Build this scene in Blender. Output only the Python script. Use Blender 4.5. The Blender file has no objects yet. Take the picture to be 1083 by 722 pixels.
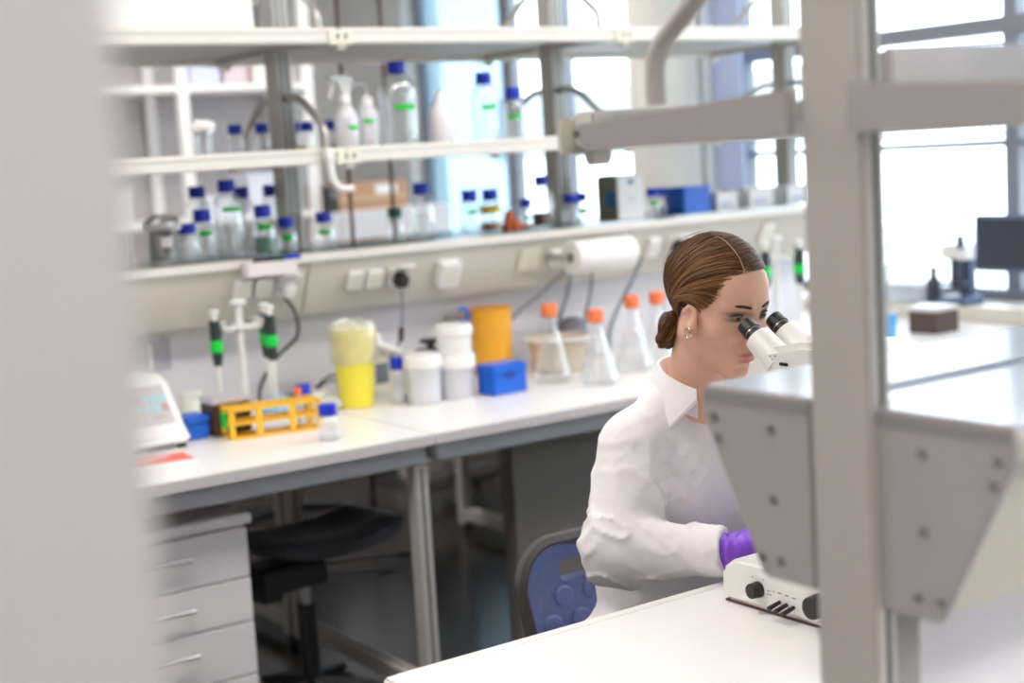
import bpy, bmesh, math, random
import numpy as np
from mathutils import Vector, Matrix

# ---------------------------------------------------------------- camera, world, exposure
scene = bpy.context.scene
COL = scene.collection
LENS_PX, YAW, TILT, ROLL, CAM_Z = 1590.2, 0.60505, 0.12516, -0.05957, 1.45
fw = Vector((math.sin(YAW)*math.cos(TILT), math.cos(YAW)*math.cos(TILT), -math.sin(TILT)))
rt = Vector((math.cos(YAW), -math.sin(YAW), 0.0)); up = rt.cross(fw)
cr, sr = math.cos(ROLL), math.sin(ROLL)
rt, up = cr*rt + sr*up, -sr*rt + cr*up
cam_data = bpy.data.cameras.new('camera'); cam = bpy.data.objects.new('camera', cam_data); COL.objects.link(cam)
cam.matrix_world = Matrix(((rt.x, up.x, -fw.x, 0), (rt.y, up.y, -fw.y, 0), (rt.z, up.z, -fw.z, CAM_Z), (0, 0, 0, 1)))
cam_data.sensor_width = 36.0; cam_data.sensor_fit = 'HORIZONTAL'
cam_data.lens = 36.0*LENS_PX/1083.0
cam_data.clip_start = 0.02; cam_data.clip_end = 200
cam_data.dof.use_dof = True; cam_data.dof.focus_distance = 2.34; cam_data.dof.aperture_fstop = 2.6
scene.camera = cam
vs = scene.view_settings
vs.view_transform = 'Standard'; vs.look = 'None'; vs.gamma = 1.0; vs.use_curve_mapping = False
vs.exposure = 0.90
scene.cycles.max_bounces = 10; scene.cycles.transparent_max_bounces = 24
scene.cycles.diffuse_bounces = 5; scene.cycles.glossy_bounces = 4
scene.cycles.sample_clamp_indirect = 6.0
scene.cycles.caustics_reflective = False; scene.cycles.caustics_refractive = False

world = bpy.data.worlds.new('overcast_sky'); scene.world = world; world.use_nodes = True
wn = world.node_tree; wn.nodes.clear()
wo = wn.nodes.new('ShaderNodeOutputWorld'); wb = wn.nodes.new('ShaderNodeBackground')
wb.inputs['Color'].default_value = (0.80, 0.90, 1.0, 1); wb.inputs['Strength'].default_value = 3.4
wn.links.new(wb.outputs[0], wo.inputs[0])

LAMP_STRENGTH = 9.0      # ceiling lamp diffusers

# ---------------------------------------------------------------- materials
MATS = {}
def mat(name, col, rough=0.5, metal=0.0, spec=0.5, var=0.0, scale=30.0, bump=0.0, emit=None, estr=1.0, trans=0.0, sss=0.0, coat=0.0, aniso=None):
    if name in MATS: return MATS[name]
    m = bpy.data.materials.new(name); m.use_nodes = True; nt = m.node_tree
    b = nt.nodes['Principled BSDF']
    b.inputs['Base Color'].default_value = (*col, 1); b.inputs['Roughness'].default_value = rough
    b.inputs['Metallic'].default_value = metal; b.inputs['Specular IOR Level'].default_value = spec
    b.inputs['Transmission Weight'].default_value = trans
    if sss: b.inputs['Subsurface Weight'].default_value = sss; b.inputs['Subsurface Radius'].default_value = (0.012, 0.005, 0.003); b.inputs['Subsurface Scale'].default_value = 1.0
    if coat: b.inputs['Coat Weight'].default_value = coat
    if emit: b.inputs['Emission Color'].default_value = (*emit, 1); b.inputs['Emission Strength'].default_value = estr
    if var or bump:
        tc = nt.nodes.new('ShaderNodeTexCoord'); no = nt.nodes.new('ShaderNodeTexNoise')
        no.inputs['Scale'].default_value = scale; no.inputs['Detail'].default_value = 4
        if aniso:
            mp = nt.nodes.new('ShaderNodeMapping'); mp.inputs['Scale'].default_value = aniso
            nt.links.new(tc.outputs['Object'], mp.inputs[0]); nt.links.new(mp.outputs[0], no.inputs['Vector'])
        else: nt.links.new(tc.outputs['Object'], no.inputs['Vector'])
        if var:
            mx = nt.nodes.new('ShaderNodeMix'); mx.data_type = 'RGBA'
            mx.inputs[6].default_value = (*[max(0, c*(1-var)) for c in col], 1); mx.inputs[7].default_value = (*[min(1, c*(1+var)) for c in col], 1)
            nt.links.new(no.outputs['Fac'], mx.inputs[0]); nt.links.new(mx.outputs[2], b.inputs['Base Color'])
        if bump:
            bp = nt.nodes.new('ShaderNodeBump'); bp.inputs['Strength'].default_value = bump; bp.inputs['Distance'].default_value = 0.01
            nt.links.new(no.outputs['Fac'], bp.inputs['Height']); nt.links.new(bp.outputs[0], b.inputs['Normal'])
    MATS[name] = m; return m
def glass(name, tint=(0.9, 0.95, 0.95), refl=0.12, rough=0.03, edge=0.55, body=0.0, bodycol=(0.9, 0.93, 0.95)):
    """thin-walled glass or clear plastic: see-through with Fresnel reflections and a faint body"""
    if name in MATS: return MATS[name]
    m = bpy.data.materials.new(name); m.use_nodes = True; nt = m.node_tree; nt.nodes.clear()
    o = nt.nodes.new('ShaderNodeOutputMaterial'); tr = nt.nodes.new('ShaderNodeBsdfTransparent'); gl = nt.nodes.new('ShaderNodeBsdfGlossy')
    df = nt.nodes.new('ShaderNodeBsdfPrincipled'); lw = nt.nodes.new('ShaderNodeLayerWeight'); mr = nt.nodes.new('ShaderNodeMapRange')
    m1 = nt.nodes.new('ShaderNodeMixShader'); m2 = nt.nodes.new('ShaderNodeMixShader')
    tr.inputs[0].default_value = (*tint, 1); gl.inputs['Roughness'].default_value = rough; gl.inputs[0].default_value = (1, 1, 1, 1)
    df.inputs['Base Color'].default_value = (*bodycol, 1); df.inputs['Roughness'].default_value = 0.3
    lw.inputs['Blend'].default_value = 0.35
    mr.inputs['To Min'].default_value = refl*0.35; mr.inputs['To Max'].default_value = edge
    nt.links.new(lw.outputs['Facing'], mr.inputs['Value'])
    m1.inputs[0].default_value = body; nt.links.new(tr.outputs[0], m1.inputs[1]); nt.links.new(df.outputs[0], m1.inputs[2])
    nt.links.new(mr.outputs[0], m2.inputs[0]); nt.links.new(m1.outputs[0], m2.inputs[1]); nt.links.new(gl.outputs[0], m2.inputs[2])
    nt.links.new(m2.outputs[0], o.inputs[0])
    MATS[name] = m; return m

M_white = mat('white_laminate', (0.80, 0.78, 0.765), 0.32, var=0.02, scale=8)
M_top = mat('worktop_laminate', (0.84, 0.815, 0.80), 0.28, var=0.015, scale=12)
M_topshade = mat('worktop_edge_shade', (0.62, 0.585, 0.60), 0.45)  # worktop colour darkened to carry the shade on its front edge
M_frame = mat('grey_steel_paint', (0.44, 0.45, 0.48), 0.42, var=0.03, scale=20)
M_leg = mat('warm_grey_profile', (0.50, 0.485, 0.455), 0.40, var=0.03, scale=20)
M_post = mat('post_aluminium', (0.56, 0.515, 0.475), 0.50, metal=0.15, var=0.03, scale=300, bump=0.02)
M_end = mat('end_plate_grey', (0.45, 0.415, 0.40), 0.55, var=0.03, scale=400, bump=0.02)
M_alu = mat('anodised_aluminium', (0.47, 0.455, 0.42), 0.38, metal=0.55, var=0.04, scale=60)
M_slot = mat('profile_slot', (0.13, 0.13, 0.12), 0.6)
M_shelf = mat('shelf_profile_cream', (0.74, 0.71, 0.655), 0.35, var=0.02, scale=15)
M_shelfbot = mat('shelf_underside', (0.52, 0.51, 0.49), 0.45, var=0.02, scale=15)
M_beige = mat('fascia_beige', (0.55, 0.51, 0.44), 0.42, var=0.02, scale=10)
M_splash = mat('backsplash_lavender_white', (0.67, 0.65, 0.685), 0.45, var=0.02, scale=6)
M_plastic = mat('white_plastic', (0.80, 0.79, 0.775), 0.35)
M_warmpl = mat('cream_plastic', (0.74, 0.70, 0.59), 0.4)
M_black = mat('black_plastic', (0.014, 0.014, 0.016), 0.35)
M_dark = mat('dark_rubber', (0.03, 0.03, 0.032), 0.6)
M_chrome = mat('chrome', (0.75, 0.75, 0.77), 0.18, metal=1.0)
M_steel = mat('brushed_steel', (0.55, 0.55, 0.56), 0.35, metal=0.9, var=0.05, scale=80)
M_cap = mat('blue_cap', (0.004, 0.028, 0.50), 0.38)
M_green = mat('green_tape', (0.0, 0.50, 0.03), 0.5)
M_glass = glass('bottle_glass', (0.965, 0.98, 0.98), 0.22, 0.05, 0.65, 0.03, (0.95,0.97,0.98))
M_pane = glass('window_pane', (0.96, 0.985, 0.99), 0.05, 0.01, 0.25)
M_shelfglass = glass('shelf_glass', (0.80, 0.90, 0.88), 0.25, 0.03, 0.55, 0.12, (0.62, 0.74, 0.72))
M_clear = glass('clear_plastic', (0.93, 0.95, 0.97), 0.12, 0.15, 0.5, 0.35, (0.86, 0.88, 0.92))
M_cable = mat('black_cable', (0.02, 0.02, 0.022), 0.5)
M_gcable = mat('grey_cable', (0.16, 0.18, 0.22), 0.5)
M_wall = mat('wall_paint', (0.78, 0.77, 0.76), 0.7, var=0.015, scale=4)
M_ceil = mat('ceiling_paint', (0.80, 0.80, 0.79), 0.8, var=0.01, scale=4)
M_winframe = mat('window_frame_grey', (0.22, 0.235, 0.28), 0.45, var=0.03, scale=10)

# ---------------------------------------------------------------- mesh helpers
class MB:
    def __init__(s): s.v = []; s.f = []
    def add(s, vs_, fs_):
        n = len(s.v); s.v += [tuple(v) for v in vs_]; s.f += [tuple(n+i for i in f) for f in fs_]; return s
    def box(s, x0, x1, y0, y1, z0, z1):
        return s.add([(x0,y0,z0),(x1,y0,z0),(x1,y1,z0),(x0,y1,z0),(x0,y0,z1),(x1,y0,z1),(x1,y1,z1),(x0,y1,z1)],
                     [(0,3,2,1),(4,5,6,7),(0,1,5,4),(1,2,6,5),(2,3,7,6),(3,0,4,7)])
    def rbox(s, c, size, R):
        h = [Vector((sx*size[0]/2, sy*size[1]/2, sz*size[2]/2)) for sz in (-1,1) for sx,sy in ((-1,-1),(1,-1),(1,1),(-1,1))]
        c = Vector(c)
        return s.add([c + R @ p for p in h], [(0,3,2,1),(4,5,6,7),(0,1,5,4),(1,2,6,5),(2,3,7,6),(3,0,4,7)])
    def prism_x(s, poly, x0, x1):          # poly of (y,z)
        n = len(poly)
        return s.add([(x0,y,z) for y,z in poly]+[(x1,y,z) for y,z in poly],
                     [tuple(range(n))[::-1], tuple(range(n,2*n))]+[(i,(i+1)%n,n+(i+1)%n,n+i) for i in range(n)])
    def prism_z(s, poly, z0, z1):
        n = len(poly)
        return s.add([(x,y,z0) for x,y in poly]+[(x,y,z1) for x,y in poly],
                     [tuple(range(n))[::-1], tuple(range(n,2*n))]+[(i,(i+1)%n,n+(i+1)%n,n+i) for i in range(n)])
    def prism_y(s, poly, y0, y1):          # poly of (x,z)
        n = len(poly)
        return s.add([(x,y0,z) for x,z in poly]+[(x,y1,z) for x,z in poly],
                     [tuple(range(n)), tuple(range(n,2*n))[::-1]]+[(n+i,n+(i+1)%n,(i+1)%n,i) for i in range(n)])
    def cyl(s, p0, p1, r0, r1=None, n=16, caps=True):
        r1 = r0 if r1 is None else r1
        p0, p1 = Vector(p0), Vector(p1); d = (p1-p0).normalized()
        a = d.orthogonal().normalized(); b = d.cross(a)
        vs_ = [p0+(a*math.cos(t)+b*math.sin(t))*r0 for t in (2*math.pi*i/n for i in range(n))]+[p1+(a*math.cos(t)+b*math.sin(t))*r1 for t in (2*math.pi*i/n for i in range(n))]
        fs_ = [(i,(i+1)%n,n+(i+1)%n,n+i) for i in range(n)]
        if caps: fs_ += [tuple(range(n))[::-1], tuple(range(n,2*n))]
        return s.add(vs_, fs_)
    def lathe(s, prof, c=(0,0,0), n=24, caps=True):
        vs_ = []; fs_ = []
        for r, z in prof:
            for i in range(n):
                t = 2*math.pi*i/n; vs_.append((c[0]+r*math.cos(t), c[1]+r*math.sin(t), c[2]+z))
        for k in range(len(prof)-1):
            for i in range(n): fs_.append((k*n+i, k*n+(i+1)%n, (k+1)*n+(i+1)%n, (k+1)*n+i))
        if caps:
            if prof[0][0] > 1e-5: fs_.append(tuple(range(n))[::-1])
            if prof[-1][0] > 1e-5: fs_.append(tuple((len(prof)-1)*n+i for i in range(n)))
        return s.add(vs_, fs_)
    def tube(s, path, r, n=8, caps=True):
        P = [Vector(p) for p in path]; m = len(P); rr = r if hasattr(r, '__len__') else [r]*m
        ref = None; rings = []
        for i in range(m):
            d = (P[min(i+1,m-1)]-P[max(i-1,0)]).normalized()
            a = d.orthogonal().normalized() if ref is None else (ref-d*ref.dot(d)).normalized()
            ref = a; b = d.cross(a)
            rings.append([P[i]+(a*math.cos(t)+b*math.sin(t))*rr[i] for t in (2*math.pi*k/n for k in range(n))])
        vs_ = [v for R in rings for v in R]; fs_ = []
        for i in range(m-1):
            for k in range(n): fs_.append((i*n+k, i*n+(k+1)%n, (i+1)*n+(k+1)%n, (i+1)*n+k))
        if caps: fs_ += [tuple(range(n))[::-1], tuple((m-1)*n+k for k in range(n))]
        return s.add(vs_, fs_)
    def mesh(s, name, bevel=0.0, smooth=True, seg=2, shift=None):
        me = bpy.data.meshes.new(name)
        vs_ = s.v if shift is None else [(a-shift[0], b-shift[1], c-shift[2]) for a, b, c in s.v]
        me.from_pydata(vs_, [], s.f)
        bm = bmesh.new(); bm.from_mesh(me)
        if bevel:
            bmesh.ops.remove_doubles(bm, verts=bm.verts, dist=1e-6)
            es = [e for e in bm.edges if len(e.link_faces) == 2 and e.calc_face_angle(0) > 0.5]
            bmesh.ops.bevel(bm, geom=es, offset=bevel, segments=seg, affect='EDGES', clamp_overlap=True)
        bmesh.ops.recalc_face_normals(bm, faces=bm.faces)
        bm.to_mesh(me); bm.free()
        if smooth:
            me.shade_smooth(); me.set_sharp_from_angle(angle=0.7)
        return me
    def build(s, name, m, parent=None, bevel=0.0, smooth=True, seg=2, world=True, label=None):
        sh = tuple(parent.location) if (parent is not None and world) else None
        if parent is not None and world and parent.parent is not None:
            q = parent
            sh = [0,0,0]
            while q is not None:
                for i in range(3): sh[i] += q.location[i]
                q = q.parent
        me = s.mesh(name, bevel, smooth, seg, sh)
        me.materials.append(m)
        o = bpy.data.objects.new(name, me); COL.objects.link(o)
        if parent is not None: o.parent = parent
        if label: o['label'] = label
        return o
def tag(o, label, cat, group=None):
    o['label'] = label; o['category'] = cat
    if group: o['group'] = group
    return o
def thing(name, label, cat, loc=(0,0,0), rotz=0.0, group=None):
    o = bpy.data.objects.new(name, None); COL.objects.link(o); o.empty_display_size = 0.05
    o.location = loc; o.rotation_euler = (0,0,rotz)
    return tag(o, label, cat, group)
def struct(o):
    o['kind'] = 'structure'; return o
def B(*a): return MB().box(*a)
def arc(p0, p1, p2, n=6):
    p0, p1, p2 = Vector(p0), Vector(p1), Vector(p2)
    return [(1-t)**2*p0+2*t*(1-t)*p1+t*t*p2 for t in (i/n for i in range(n+1))]
def fillet(pts, r, n=5):
    P = [Vector(p) for p in pts]; out = [P[0]]
    for i in range(1, len(P)-1):
        a = (P[i-1]-P[i]); b = (P[i+1]-P[i]); q = min(r, a.length*0.45, b.length*0.45)
        out += arc(P[i]+a.normalized()*q, P[i], P[i]+b.normalized()*q, n)
    return out+[P[-1]]
def spline(pts, n=8):
    P = [Vector(p) for p in pts]; P = [P[0]*2-P[1]]+P+[P[-1]*2-P[-2]]; out = []
    for i in range(1, len(P)-2):
        for k in range(n):
            t = k/n; a, b, c, d = P[i-1], P[i], P[i+1], P[i+2]
            out.append(0.5*((2*b)+(c-a)*t+(2*a-5*b+4*c-d)*t*t+(3*b-a-3*c+d)*t**3))
    return out+[P[-2]]
# ---------------------------------------------------------------- the room
YB, YF = 4.05, 0.968                 # centre lines of the rear and the front double bench
XW = 4.55                           # inner face of the window wall
M_floor = mat('dark_vinyl_floor', (0.040, 0.036, 0.033), 0.22, var=0.35, scale=9)
struct(B(-3, XW+.25, -4, 8.4, -0.1, 0).build('floor', M_floor))
struct(B(-3, XW+.25, -4, 8.4, 3.0, 3.1).build('ceiling', M_ceil))
struct(B(-3, XW+.25, 8.2, 8.4, 0, 3.0).build('wall_back', M_wall))
struct(B(-3, XW+.25, -4.2, -4.0, 0, 3.0).build('wall_front', M_wall))
struct(B(-3.2, -3, -4, 8.4, 0, 3.0).build('wall_left', M_wall))
wr = struct(B(XW, XW+.25, -4, 8.4, 0, 0.74).build('wall_right', M_wall))
struct(B(XW, XW+.25, -4, 8.4, 2.75, 3.0).build('wall_right_upper', M_wall))
M_pill = mat('pillar_plaster', (0.66, 0.645, 0.60), 0.65, var=0.03, scale=5)
pl = MB().cyl((4.38,5.06,0),(4.38,5.06,3.0),0.15,n=32).build('wall_pillar', M_pill); struct(pl)
for i,(a,b) in enumerate(((-4.0,-2.9),(0.9,1.5),(4.98,5.42),(7.5,8.4))):
    struct(B(XW, XW+.25, a, b, 0.74, 2.75).build('wall_right_pier', M_wall))
M_sill = mat('window_sill_beige', (0.70, 0.66, 0.58), 0.35, var=0.03, scale=8)
sl = struct(B(4.41, XW+.12, -4, 8.2, 0.74, 0.80).build('trim_1', M_sill, bevel=.006))
struct(B(4.45, XW, -4, 8.2, 0.1, 0.74).build('trim_2', M_sill, bevel=.004))
M_bluepane = glass('tinted_pane', (0.68, 0.80, 0.86), 0.1, 0.02, 0.3, 0.35, (0.58, 0.74, 0.82))
M_blind = mat('blue_blind', (0.36, 0.42, 0.62), 0.6)
def window(n, y0, y1, mull, pane=None, trans=(1.77, 1.83), thin=(1.365, 1.39)):
    fr = MB(); x0, x1 = XW+.08, XW+.14
    fr.box(x0,x1,y0,y0+.05,.80,2.75); fr.box(x0,x1,y1-.05,y1,.80,2.75); fr.box(x0,x1,y0,y1,.80,.84); fr.box(x0,x1,y0,y1,2.70,2.75)
    w = struct(fr.build('window_%d' % n, M_winframe, bevel=.003))
    for m in mull: B(x0,x1,m-.03,m+.03,.84,2.70).build('mullion', M_winframe, w)
    if trans: B(x0-.01,x1,y0+.05,y1-.05,*trans).build('transom', M_winframe, w)
    if thin: B(x0-.005,x1,y0+.05,y1-.05,*thin).build('transom', M_winframe, w)
    ys = [y0+.05]+sorted(mull)+[y1-.05]; zs = [.84]+([thin[1]] if thin else [])+([trans[0]] if trans else [])+[2.70]
    for a, b in zip(ys[:-1], ys[1:]):
        for c, d in zip(zs[:-1], zs[1:]): B(XW+.105,XW+.111,a,b,c,d).build('pane', pane or M_pane, w)
    return w
window(1, -2.9, 0.9, [-1.6, -0.3]); window(2, 1.5, 4.98, [2.3, 3.45, 4.84]); window(3, 5.42, 6.60, [5.56, 6.12], trans=None, thin=None); window(4, 6.60, 7.5, [], M_bluepane, trans=None, thin=None)
# exterior: ribbed sun screen, ground, hazy building
M_rib = mat('sunscreen_white', (0.86, 0.90, 0.93), 0.5)
sc = thing('sun_screen', 'white ribbed sun screen hanging outside the windows', 'sun screen', (XW+.6, 3.0, 1.40))
rb = MB()
for i in range(150):
    y = 1.2+i*.042; rb.box(XW+.60, XW+.615, y, y+.024, 1.40, 1.765)
rb.build('screen_ribs', M_rib, sc)
B(XW+.585, XW+.6, 1.2, 7.5, 1.40, 1.415).build('screen_rail', M_rib, sc); B(XW+.585, XW+.6, 1.2, 7.5, 1.75, 1.765).build('screen_rail', M_rib, sc)
M_ground = mat('pale_gravel', (0.62, 0.62, 0.58), 0.9, var=0.15, scale=3)
struct(B(XW+.3, 60, -40, 60, -3.6, -3.5).build('ground', M_ground))
# blue roller blind beside the pillar
bl = thing('roller_blind', 'lavender blue blind hanging at the window beside the cream pillar', 'blind', (4.52, 4.80, .85))
B(4.50, 4.515, 4.70, 4.86, 0.95, 2.72).build('fabric', M_blind, bl); MB().cyl((4.505,4.70,2.73),(4.505,4.86,2.73),.025).build('roller', M_winframe, bl); B(4.495,4.52,4.695,4.865,.93,.95).build('weight_bar', M_winframe, bl)
# near partition edge at the left of the view
M_jamb = mat('partition_paint', (0.58, 0.53, 0.525), 0.6, var=0.01, scale=3)
struct(B(-3, 0.10, 0.48, 0.60, 0, 3.0).build('wall_partition', M_jamb))
struct(B(0.10, 0.182, 0.478, 0.602, 0, 3.0).build('trim_3', M_jamb, bevel=.002))

# ---------------------------------------------------------------- ceiling lamps
M_lamp = mat('lamp_diffuser', (0.9, 0.9, 0.9), 0.5, emit=(1.0, 0.935, 0.885), estr=LAMP_STRENGTH)
def lamp(x, y, lx, ly, label):
    t = thing('ceiling_light', label, 'ceiling light', (x, y, 2.90), group='ceiling lights')
    fr = MB()
    for a in ((-lx/2-.03,-lx/2,-ly/2-.03,ly/2+.03),(lx/2,lx/2+.03,-ly/2-.03,ly/2+.03),(-lx/2,lx/2,-ly/2-.03,-ly/2),(-lx/2,lx/2,ly/2,ly/2+.03)): fr.box(a[0],a[1],a[2],a[3],0,.10)
    fr.build('housing', M_plastic, t, world=False)
    MB().box(-lx/2,lx/2,-ly/2,ly/2,.015,.03).build('diffuser', M_lamp, t, world=False)
for y, w in ((2.45,'the aisle behind the seated woman'),(-0.6,'the front aisle'),(5.5,'the rear aisle')):
    for x, s in ((-1.2,'farthest from the windows'),(0.9,'second from the left wall'),(3.0,'nearest the windows')):
        lamp(x, y, 1.5, 0.45, 'long white ceiling light over %s, %s' % (w, s))

# ---------------------------------------------------------------- benches
def leg_frame(b, x, y0, y1, ztop):
    """front leg, rear leg and foot bar of one C-frame"""
    s = 1 if y1 > y0 else -1
    for y in (y0, y1):
        l = B(x, x+.04, min(y, y+s*.045), max(y, y+s*.045), 0.03, ztop).build('leg', M_leg, b, bevel=.003)
        B(x+.016, x+.024, y-s*.001, y+s*.004, .06, ztop-.01).build('groove', M_slot, l)
        MB().cyl((x+.02,y+s*.022,0),(x+.02,y+s*.022,.03),.018).build('foot', M_dark, b)
    f = B(x, x+.04, min(y0+s*.045, y1), max(y0+s*.045, y1), .05, .095).build('foot_bar', M_leg, b, bevel=.003)
    B(x+.016, x+.024, min(y0+s*.05, y1), max(y0+s*.05, y1), .093, .097).build('groove', M_slot, f)
def bench(label, x0, x1, yf, yb, legs, edge=True, lip=False):
    s = 1 if yb > yf else -1
    b = thing('lab_bench', label, 'bench', ((x0+x1)/2, (yf+yb)/2, 0), group='lab benches')
    Y = lambda a, c: (min(yf+s*a, yf+s*c), max(yf+s*a, yf+s*c))
    W = abs(yb-yf)
    B(x0, x1, *Y(0.0035 if edge else 0, W), .722, .75).build('worktop', M_top, b, bevel=.004)
    if edge: B(x0, x1, *Y(0, .0035), .723, .749).build('edge_shade', M_topshade, b)  # painted shade: darker strip along the less lit front edge
    if lip: B(x0+.02, x1, *Y(0.004, .022), .7495, .7507).build('raised_edge', M_top, b, bevel=0)
    B(x0+.012, x1-.012, *Y(.025, .055), .672, .722).build('front_rail', M_frame, b, bevel=.003)
    B(x0+.012, x1-.012, *Y(W-.06, W-.03), .672, .722).build('rear_rail', M_frame, b, bevel=.003)
    for x in legs: leg_frame(b, x, yf+s*.03, yf+s*(W-.05), .672)
    B(min(legs)+.04, max(legs), *Y(W-.045, W-.015), .20, .25).build('stretcher', M_leg, b, bevel=.003)
    return b
bench('long white bench module on the left carrying balance, yellow tube rack and yellow bin', 0.55, 1.972, 3.225, YB-.005, (0.60, 1.925))
bench('white bench module carrying the orange capped flasks behind the seated woman', 1.978, 4.40, 3.225, YB-.005, (3.05, 4.33))
bench('white bench half on the far side of the rear shelf rack, left section', 0.55, 1.972, 4.88, YB+.005, (0.60, 1.925))
bench('white bench half on the far side of the rear shelf rack, window section', 1.978, 4.40, 4.88, YB+.005, (3.05, 4.33))
bench('white microscope bench at which the woman in the lab coat sits', 0.958, 4.40, 1.745, YF+.003, (1.02, 2.9, 4.33), edge=False, lip=True)
bench('near half of the microscope bench, right of the grey foreground post', 0.958, 4.40, 0.215, YF-.003, (1.02, 2.9, 4.33), edge=False, lip=True)

# ---------------------------------------------------------------- shelf racks
def column(t, x, yc, z0, z1, m=M_alu):
    D = .03 if m is M_post else .05
    c = B(x, x+D, yc-.0375, yc+.0375, z0, z1).build('post', m, t, bevel=.003)
    for s in (-1, 1):
        for k in ((.012, .030) if D > .04 else (.013,)): B(x+k, x+k+.007, *sorted((yc+s*.0360, yc+s*.0382)), z0+.002, z1).build('groove', M_slot, c)
    return c
def arch(t, x, yc, z, m=M_alu):
    pts = [(x,yc-.262,z),(x,yc-.262,z+.055),(x,yc-.125,z+.152),(x,yc+.125,z+.152),(x,yc+.262,z+.055),(x,yc+.262,z)]
    return MB().tube(fillet(pts, .05), .011, 10).build('guard_hoop', m, t)
def shelf(t, cols, x0, x1, yc, z, fgend=False):
    M_br = M_end if fgend else M_leg
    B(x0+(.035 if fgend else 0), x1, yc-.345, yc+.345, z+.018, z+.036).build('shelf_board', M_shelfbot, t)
    segs = [x0]+[c+.025 for c in cols if x0+.1 < c < x1-.1]+[x1]
    for s in (-1, 1):
        for a, b in zip(segs[:-1], segs[1:]):
            pr = B(a+.004, b-.004, *sorted((yc+s*.345, yc+s*.385)), z, z+.043).build('front_profile', M_shelf, t, bevel=.004)
            B(a+.006, b-.006, *sorted((yc+s*.3835, yc+s*.3862)), z+.027, z+.031).build('groove', M_leg, pr)
    for c in cols:
        for s in (-1, 1):
            q = .94 if fgend else 1.0
            poly = [(yc+s*.0375, z+.003),(yc+s*.36*q, z-.001),(yc+s*.372*q, z+.010),(yc+s*.378*q, z+.028),(yc+s*.24*q, z+.034),(yc+s*.0375, z+.046)]
            br = MB().prism_x(poly, c-.012, c-.004 if not fgend else c).build('bracket', M_br, t)
            MB().cyl((c-.0135,yc+s*.355,z+.018),(c-.0115,yc+s*.355,z+.018),.0045,n=10).build('screw', M_slot, br)
            cl = B(c-.012, c+.062, *sorted((yc+s*.383, yc+s*.392)), z-.004, z+.036).build('clip', M_warmpl, t, bevel=.002)
            MB().cyl((c+.02,yc+s*.375,z-.008),(c+.044,yc+s*.375,z-.008),.010,n=12).build('clip_knob', M_shelf, t)
            for k in (.012,.036): B(c+k, c+k+.008, *sorted((yc+s*.3905, yc+s*.3932)), z+.012, z+.026).build('slot', M_slot, cl)
        arch(t, c+.025, yc, z+.043, M_post if fgend else M_alu)
M_stop = mat('rose_grey_profile', (0.72, 0.66, 0.65), 0.4)
def rack(label, cols, x0, x1, yc, fg=False):
    t = thing('shelf_rack', label, 'shelf rack', ((x0+x1)/2, yc, .75), group='double-sided shelf racks')
    for c in cols: column(t, c, yc-(.006 if fg else 0), .7505 if fg else 1.2045, 2.6, M_post if fg else M_alu)
    shelf(t, cols, x0, x1, yc, 1.447, fg); shelf(t, cols, x0, x1, yc, 1.770, fg)
    if fg: B(1.068, x1, yc-.045, yc-.030, 1.483, 1.524).build('rear_stop', M_stop, t, bevel=.004)
    return t
rack('cream two-tier shelf rack full of blue capped bottles along the back', [0.97, 2.0, 3.0, 4.07], 0.90, 4.15, YB)
rack('grey shelf rack with the blurred post standing in the right foreground', [1.03, 2.06, 3.08, 4.10], 1.03, 4.18, YF, True)

# ---------------------------------------------------------------- service trunking
FR = Matrix(((1,0,0),(0,.884,.468),(0,-.468,.884))).transposed()     # local -y is the outward fascia normal on the -Y side
FR = Matrix.Rotation(math.radians(27.9), 3, 'X')
M_gtop = mat('trunk_top_gloss', (0.72, 0.77, 0.86), 0.16, spec=0.6)
M_endtrim = mat('end_plate_trim', (0.33, 0.305, 0.295), 0.5)
M_screw = mat('screw_head', (0.30, 0.27, 0.25), 0.45, metal=0.4)
def trunk(label, seams, x0, x1, yc, fg=False):
    t = thing('service_trunking', label, 'trunking', ((x0+x1)/2, yc, 1.015), group='bench service trunking')
    q = -.005 if fg else 0.0
    for s in (-1, 1):
        for a, b in zip(seams[:-1], seams[1:]):
            MB().prism_x([(yc+s*.03,1.190+q),(yc+s*.186,1.190+q),(yc+s*.186,1.172+q),(yc+s*.108,1.016),(yc+s*.03,1.016)], a+.0025, b-.0025).build('fascia_panel', M_beige, t)
        B(x0, x1, *sorted((yc+s*.172, yc+s*.195)), 1.171+q, 1.196+q).build('front_lip', M_shelf, t, bevel=.004)
        B(x0, x1, *sorted((yc+s*.04, yc+s*.19)), 1.1965+q, 1.204+q).build('top_plate', M_shelfglass if not fg else M_gtop, t)
        xe = x0-.006
        poly = [(yc+s*.041,1.203+q),(yc+s*.188,1.203+q),(yc+s*.193,1.196+q),(yc+s*.193,1.172+q),(yc+s*.113,1.013),(yc+s*.105,1.010),(yc+s*.041,1.010)]
        e = MB().prism_x(poly, xe, x0-.0005).build('end_plate', M_end, t, bevel=.0015)
        MB().prism_x([(yc+s*.043,1.200+q),(yc+s*.187,1.200+q),(yc+s*.19,1.188+q),(yc+s*.043,1.188+q)], xe-.0012, xe+.001).build('edge_trim', M_endtrim, e)
        for dy, z in ((.176,1.172+q),(.170,1.150+q),(.094,1.168+q),(.094,1.092),(.112,1.030),(.086,1.030)):
            MB().cyl((xe-.0022,yc+s*dy,z),(xe,yc+s*dy,z),.0048,n=10).build('screw', M_screw, e)
    B(x0+.05, x1, yc-.040, yc+.040, 1.02, (1.199 if fg else 1.204)+q).build('core', M_gtop if fg else M_frame, t)
    sp = B(x0+.06, x1, yc-.03, yc+.03, .7505, 1.016).build('backsplash', M_splash, t)
    return t
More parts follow.
